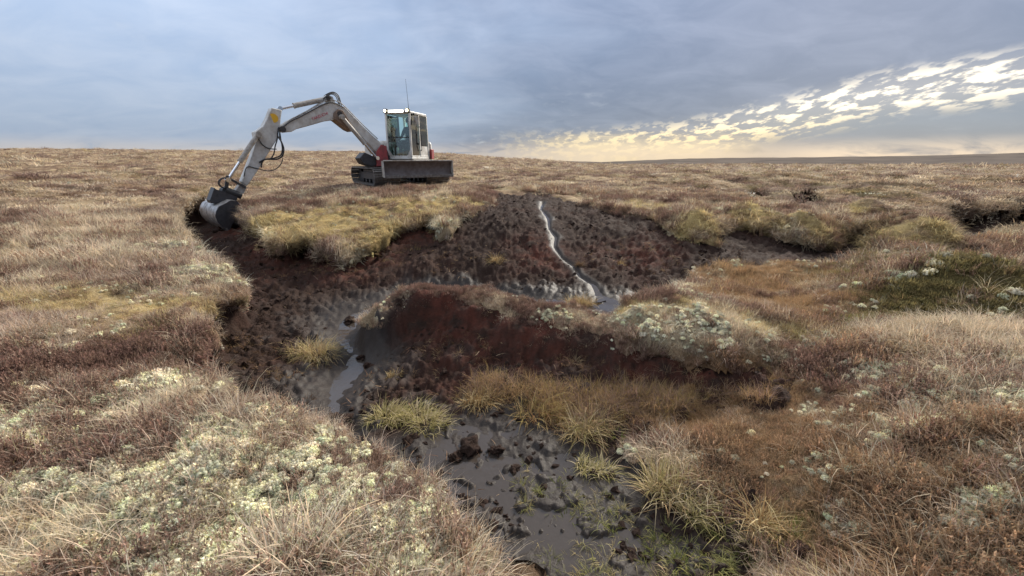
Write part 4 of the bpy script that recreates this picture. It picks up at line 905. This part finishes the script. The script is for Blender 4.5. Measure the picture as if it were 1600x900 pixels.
# lamps on the roof, aerial, mirror
lb = quick(lambda b: b.box(HC(CF0 - .05, .54, CZ1 - .015), (.09, .56, .085), HM), 'light_bar', BLACK, rf, bevel=.01)
LBF = quick(lambda b: b.box(HC(CF0 - .002, .54, CZ1 - .015), (.012, .53, .066), HM), 'light_bar_face', LAMPW, rf)
for l in (.15, .93):
    w = quick(lambda b: b.box(HC(CF0 - .06, l, CZ1 + .005), (.10, .14, .13), HM), 'work_light', BLACK, rf, bevel=.02)
    quick(lambda b: b.tube([HC(CF0 - .012, l, CZ1 + .005), HC(CF0 + .0, l, CZ1 + .005)], .042, 14), 'work_light_face', LAMP, rf)
quick(lambda b: b.tube([HC(.1, .62, CZ1), HC(.1, .62, CZ1 + .25), HC(.12, .60, CZ1 + 1.05)], [.010, .007, .004], 6), 'aerial', BLACK, rf)
quick(lambda b: (b.box(HC(.62, 1.12, 2.08), (.05, .17, .26), HM), b.tube([HC(.75, .99, 2.2), HC(.64, 1.1, 2.15)], .012, 6)), 'mirror', GREYP, cab, bevel=.015)
quick(lambda b: b.box(HC(.58, 1.035, 2.27), (.10, .05, .07), HM), 'side_lamp', BLACK, cab, bevel=.01)
quick(lambda b: b.tube([HC(-.38, .92, 1.80), HC(-.38, .92, 1.93)], .05, 12), 'amber_glow_standin', AMBER, cab, smooth=True)  # added amber cylinder, stands in for an orange glow in the side glass

# swing post and boom, all in one upright plane that reaches forward-left
foot = HC(1.18, -.02, .9)
tip = at_depth(335, 330, 10.2)
bd = Vector((tip[0] - foot.x, tip[1] - foot.y, 0)).normalized(); bn = Vector((-bd.y, bd.x, 0))
if bn.y > 0: bn = -bn
def BP(px, py, off=0.):
    d = Vector(ray(px, py)); o = foot + bn * off; t = o.dot(bn) / d.dot(bn); return d * t
def plate(b, pix, w, off=None):                 # slab w thick, seen face at +w/2
    o = w / 2 if off is None else off
    b.prism([BP(x, y, o) for x, y in pix], -bn * w)
quick(lambda b: (b.tube([foot + UPV * -.30, foot + UPV * .22], .15, 16), b.box(foot - hf * .17 - UPV * .1, (.4, .42, .36), HM)), 'swing_post', DARKM, smooth=True)
quick(lambda b: (plate(b, [(588,238),(596,226),(604,228),(607,250),(604,258),(590,260)], .05, .24), plate(b, [(588,238),(596,226),(604,228),(607,250),(604,258),(590,260)], .05, -.19), plate(b, [(590,244),(604,246),(604,259),(588,260)], .36)), 'swing_bracket', REDP, bevel=.01)
quick(lambda b: plate(b, [(562,247),(570,238),(592,248),(596,258),(580,260),(568,256)], .34), 'boom_foot_casting', DARKM, bevel=.02)
quick(lambda b: b.box(HC(1.0, .0, .98), (.3, .13, .09), HM), 'red_bracket_arm', REDP, bevel=.01)
boom = quick(lambda b: plate(b, [(528,172),(533,165),(539,167),(567,196.5),(583,212),(592,220),(599,228),(600,238),(594,241),(586,236),(578,227),(563,212),(546,194),(537,186),(529,184)], .30), 'boom', WHITE, bevel=.022)
quick(lambda b: plate(b, [(522,176),(528,170),(536,172),(541,180),(551,196),(552,206),(545,203),(536,196),(526,188),(521,186)], .37), 'knuckle_casting', RUSTY, bevel=.018)
fb = quick(lambda b: plate(b, [(439,197),(452,188),(470,180),(500,164.5),(515,158.5),(526,160.5),(538,167),(536,178),(526,187),(506,190),(480,197.5),(463,202),(456,206),(446,207),(440,204)], .28), 'front_boom', WHITE, bevel=.022)
quick(lambda b: plate(b, [(507,159),(505,152),(511,148),(520,151),(524,160)], .14), 'cylinder_lug', WHITE, bevel=.012)
for x, y, r_ in ((531, 178, .075), (442, 202, .08), (513, 154, .055)):
    quick(lambda b: b.tube([BP(x, y, .215), BP(x, y, -.215)], r_, 16), 'pivot_pin', DARKM, smooth=True)
def ram(name, a, b_, off, rb, rr, f=.6):
    A_, B_ = BP(*a, off), BP(*b_, off); mid = A_.lerp(B_, f)
    o = quick(lambda b: (b.tube([A_, mid], rb, 16), b.tube([mid, mid.lerp(B_, .03)], rb * 1.15, 16), b.tube([A_ - bn * .07, A_ + bn * .07], rb * 1.2, 14)), name, GREYP, smooth=True)
    quick(lambda b: (b.tube([mid, B_], rr, 12), b.tube([B_ - bn * .06, B_ + bn * .06], rr * 1.7, 12)), 'rod', CHROME, o, smooth=True)
    return o
ram('lift_cylinder', (534, 183), (589, 247), .24, .062, .036, .62)
ram('lift_cylinder', (536, 180), (584, 243), -.24, .066, .038, .66)
ram('arm_cylinder', (513, 154), (437, 170), 0, .068, .038, .72)
# dipper arm
dip = quick(lambda b: plate(b, [(424.5,168),(441,172),(439,186),(438,200),(433,218),(404,265),(386.5,291),(377.5,284),(394,242),(400,222),(398.5,207),(411,197),(418,184)], .26), 'dipper_arm', WHITE, bevel=.022)
quick(lambda b: b.tube([BP(427, 184.5, .130), BP(427, 184.5, .142)], .115, 24), 'round_sticker', YELLOW, dip)
quick(lambda b: plate(b, [(399,206),(404,203),(409,208),(408,216),(401,215)], .34), 'cylinder_lug', WHITE, bevel=.012)
ram('bucket_cylinder', (403, 210), (356, 281), 0.19, .060, .036, .60)
quick(lambda b: (plate(b, [(353.5,274),(359,275),(357,293),(351,293)], .05, .22), plate(b, [(353.5,274),(359,275),(357,293),(351,293)], .05, -.17)), 'bucket_link', DARKM, bevel=.008)
quick(lambda b: (plate(b, [(357,280),(360,278),(385,291),(384,295)], .05, .19), plate(b, [(357,280),(360,278),(385,291),(384,295)], .05, -.14)), 'guide_link', DARKM, bevel=.008)
quick(lambda b: plate(b, [(375,288),(386,292),(382,302),(374,304),(366,300)], .22), 'arm_end_casting', GREYP, bevel=.015)
# tilt hitch and bucket
quick(lambda b: (b.tube([BP(352, 297, .12), BP(377, 306, .12)], [.085, .085], 14), b.tube([BP(352, 297, -.12), BP(377, 306, -.12)], .085, 14), plate(b, [(348,295),(354,292),(379,303),(376,309),(346,303)], .3)), 'tilt_hitch', BLACK, smooth=True)
quick(lambda b: plate(b, [(335,293),(338,296),(350,299),(372,308),(369,316),(330,318),(328,313)], .36), 'hitch_frame', DARKM, bevel=.012)
CAPX = [(361,313),(352,318),(342,323),(338,330),(336.5,337),(340,347),(348,355.5),(357.5,363),(361,354),(367.8,342),(373,332),(376.5,322),(370,314)]
BW = 1.65; BO = .62
def bucket_shell(b):
    arc = [(376,320),(370,314),(361,313),(352,318),(342,323),(338,330),(336.5,337),(340,347),(348,355.5),(357.5,363)]
    cx, cy = 360, 336
    inn = [(cx + (x - cx) * .93, cy + (y - cy) * .93) for x, y in arc]
    b.prism([BP(x, y, BO) for x, y in arc + inn[::-1]], -bn * BW)
bk = quick(bucket_shell, 'bucket', STEEL, smooth=True)
for o_ in (BO + .015, BO - BW + .01): quick(lambda b: plate(b, CAPX, .025, o_), 'side_plate', DARKM, bk)
quick(lambda b: b.prism([BP(x, y, BO + .02) for x, y in ((352,358),(358,366),(360.5,363),(355,356))], -bn * (BW + .04)), 'cutting_edge', SHOE, bk, bevel=.006)
for f in (.25, .72): quick(lambda b: b.prism([BP(x, y, BO - BW * f) for x, y in ((338.5,324),(335,331),(333.5,338),(337,338),(338.5,331),(342,325))], -bn * .05), 'wear_strip', SHOE, bk)
# hoses and pipes
def hose(pix, off, r_, name='hose', mat=BLACK, par=root):
    offs = off if isinstance(off, list) else [off] * len(pix)
    quick(lambda b: b.tube(smooth_path([BP(x, y, o) for (x, y), o in zip(pix, offs)], 5), r_, 8), name, mat, par, smooth=True)
hose([(531,165),(528,152),(520,145.5),(511,149),(505,155)], .06, .016); hose([(534,167),(529,150),(520,144),(508,149),(503,156)], -.06, .016); hose([(529,163),(525,151),(517,147),(509,152)], .12, .014)
hose([(441,198),(455,186),(470,179),(500,162),(516,156.5),(527,158.5),(538,165.5),(567,195),(590,217)], .13, .014, 'pipe', GREYP)
hose([(441,200),(455,189),(470,182),(500,166),(515,160.5),(525,162),(537,168)], .158, .013, 'pipe', DARKM)
hose([(447,196),(460,184),(480,173),(503,159)], -.06, .013, 'pipe', DARKM)
hose([(436,199),(434,212),(440,222),(443.5,234),(440,245),(430,249),(415,249),(405,254)], [.16,.2,.22,.22,.2,.18,.16,.15], .019); hose([(438,200),(437,214),(441,228),(439,242),(428,247),(412,250),(408,262)], [.1,.14,.16,.16,.15,.15,.14], .017)
hose([(435,200),(433,218),(430,228),(428,240),(424,247)], .17, .016); hose([(437,204),(440,225),(442,248),(434,262),(420,267),(400,263),(386,261),(381,276)], [.1,.12,.13,.13,.13,.14,.15,.12], .012)
hose([(403,215),(410,226),(420,232),(432,233)], .16, .014); hose([(357,279),(348,278),(341,284),(344,291),(351,294)], .12, .014); hose([(356,277),(346,280),(343,288),(350,294)], .2, .012)
hose([(598,226),(603,232),(607,245),(606,255)], .12, .02)
# faded red maker's lettering along the front boom
tcv = bpy.data.curves.new('lettering', 'FONT'); tcv.body = 'TAKEUCHI'; tcv.size = .21; tcv.extrude = .002; tcv.align_x = 'LEFT'; tcv.shear = .15; tcv.space_character = 1.05
dpt = bpy.data.objects.new('lettering_curve', tcv); C.objects.link(dpt)
bpy.context.view_layer.update(); me = bpy.data.meshes.new_from_object(dpt.evaluated_get(bpy.context.evaluated_depsgraph_get())); bpy.data.objects.remove(dpt)
A_, B_ = BP(488, 188.5, .1445), BP(513, 178.5, .1445); wd_ = max(v.co.x for v in me.vertices)
xx = (B_ - A_); sc_ = xx.length / wd_; xx.normalize(); zz = bn.copy(); yy = zz.cross(xx).normalized()
me.materials.clear(); me.materials.append(REDINK); lt = bpy.data.objects.new('lettering', me); C.objects.link(lt); lt.parent = fb
lt.matrix_local = Matrix.Translation(A_ - root.location) @ (Matrix((xx * sc_, yy * sc_, zz)).transposed()).to_4x4()

# ------------------------------------------------------------------ the operator, seated
def person():
    b0 = bpy.data.objects.new('person', None); C.objects.link(b0); base = HC(.02, .55, 1.33); b0.location = base
    b0['label'] = 'person in dark clothes and cap sitting at the controls inside the cab'; b0['category'] = 'person'
    J = {}; E = []
    def j(n, f, l, z, r_): J[n] = (hf * f + hl * l + UPV * z, r_)
    j('pel', -.02, 0, .10, .155); j('wst', -.04, 0, .27, .145); j('chs', -.05, 0, .45, .165); j('nkb', -.04, 0, .60, .075); j('nk', -.03, 0, .66, .06); j('hd', -.01, 0, .76, .095); j('top', -.02, 0, .85, .08)
    for s_, k in ((1, 'l'), (-1, 'r')):
        j('sh' + k, -.05, s_ * .19, .54, .075); j('el' + k, .06, s_ * .27, .28, .05); j('wr' + k, .27, s_ * .29, .17, .035); j('pm' + k, .33, s_ * .29, .18, .036)
        for fi in range(4):
            j('f%d%s' % (fi, k), .385 - .006 * abs(fi - 1), s_ * (.262 + .018 * fi), .185, .0095); j('g%d%s' % (fi, k), .395, s_ * (.262 + .018 * fi), .15, .0085)
            E.append(('pm' + k, 'f%d%s' % (fi, k))); E.append(('f%d%s' % (fi, k), 'g%d%s' % (fi, k)))
        j('th' + k, .345, s_ * .245, .16, .010); j('tt' + k, .38, s_ * .25, .14, .009); E.extend([('pm' + k, 'th' + k), ('th' + k, 'tt' + k)])
        j('hp' + k, .02, s_ * .10, .08, .09); j('kn' + k, .44, s_ * .14, .10, .065); j('an' + k, .52, s_ * .13, -.33, .045); j('to' + k, .66, s_ * .13, -.36, .04)
        E.extend([('chs', 'sh' + k), ('sh' + k, 'el' + k), ('el' + k, 'wr' + k), ('wr' + k, 'pm' + k), ('pel', 'hp' + k), ('hp' + k, 'kn' + k), ('kn' + k, 'an' + k), ('an' + k, 'to' + k)])
    E.extend([('pel', 'wst'), ('wst', 'chs'), ('chs', 'nkb'), ('nkb', 'nk'), ('nk', 'hd'), ('hd', 'top')])
    names = list(J); me = bpy.data.meshes.new('body'); me.from_pydata([tuple(J[n][0]) for n in names], [(names.index(a), names.index(b)) for a, b in E], []); me.materials.append(CLOTH); me.materials.append(SKIN)
    o = bpy.data.objects.new('body', me); C.objects.link(o); o.parent = b0
    o.modifiers.new('skin', 'SKIN'); o.modifiers.new('sub', 'SUBSURF').render_levels = 2
    for i, n in enumerate(names): me.skin_vertices[0].data[i].radius = (J[n][1],) * 2; me.skin_vertices[0].data[i].use_root = n == 'pel'
    # bake, then skin-coloured faces for head and hands
    bpy.context.view_layer.update(); bm_ = bpy.data.meshes.new_from_object(o.evaluated_get(bpy.context.evaluated_depsgraph_get())); o.modifiers.clear(); o.data = bm_
    if len(bm_.materials) < 2: bm_.materials.clear(); bm_.materials.append(CLOTH); bm_.materials.append(SKIN)
    for p_ in bm_.polygons:
        c = p_.center; p_.use_smooth = True; p_.material_index = 1 if (c.z > .64 or (c.dot(hf) > .275 and .1 < c.z < .26 and abs(c.dot(hl)) > .22)) else 0
    hc = hf * -.01 + UPV * .79 ; oo = base
    quick(lambda b: b.tube([oo + hc + UPV * -.0, oo + hc + UPV * .06, oo + hc + UPV * .10, oo + hc + UPV * .12], [.112, .108, .08, .02], 16), 'cap', HAIRM, b0, smooth=True)
    quick(lambda b: b.tube([oo + hc + hf * .08 + UPV * .01, oo + hc + hf * .17 - UPV * .005], [.075, .05], 10), 'cap_peak', HAIRM, b0, smooth=True)
    quick(lambda b: b.tube([oo + hf * .085 + UPV * .775, oo + hf * .115 + UPV * .745, oo + hf * .09 + UPV * .735], [.008, .016, .012], 8), 'nose', SKIN, b0, smooth=True)
    for s_ in (-1, 1):
        quick(lambda b: b.tube([oo + hl * s_ * .09 + UPV * .74, oo + hl * s_ * .105 - hf * .01 + UPV * .77], [.015, .02], 8), 'ear', SKIN, b0, smooth=True)
        quick(lambda b: b.tube([oo + hf * .078 + hl * s_ * .035 + UPV * .772, oo + hf * .090 + hl * s_ * .035 + UPV * .772], [.012, .009], 8), 'eye', BLACK, b0, smooth=True)
    quick(lambda b: b.tube([oo + hf * .088 - hl * .025 + UPV * .71, oo + hf * .092 + UPV * .709, oo + hf * .088 + hl * .025 + UPV * .71], .006, 6), 'mouth', simple('lips', (.25, .1, .08)), b0, smooth=True)
person()
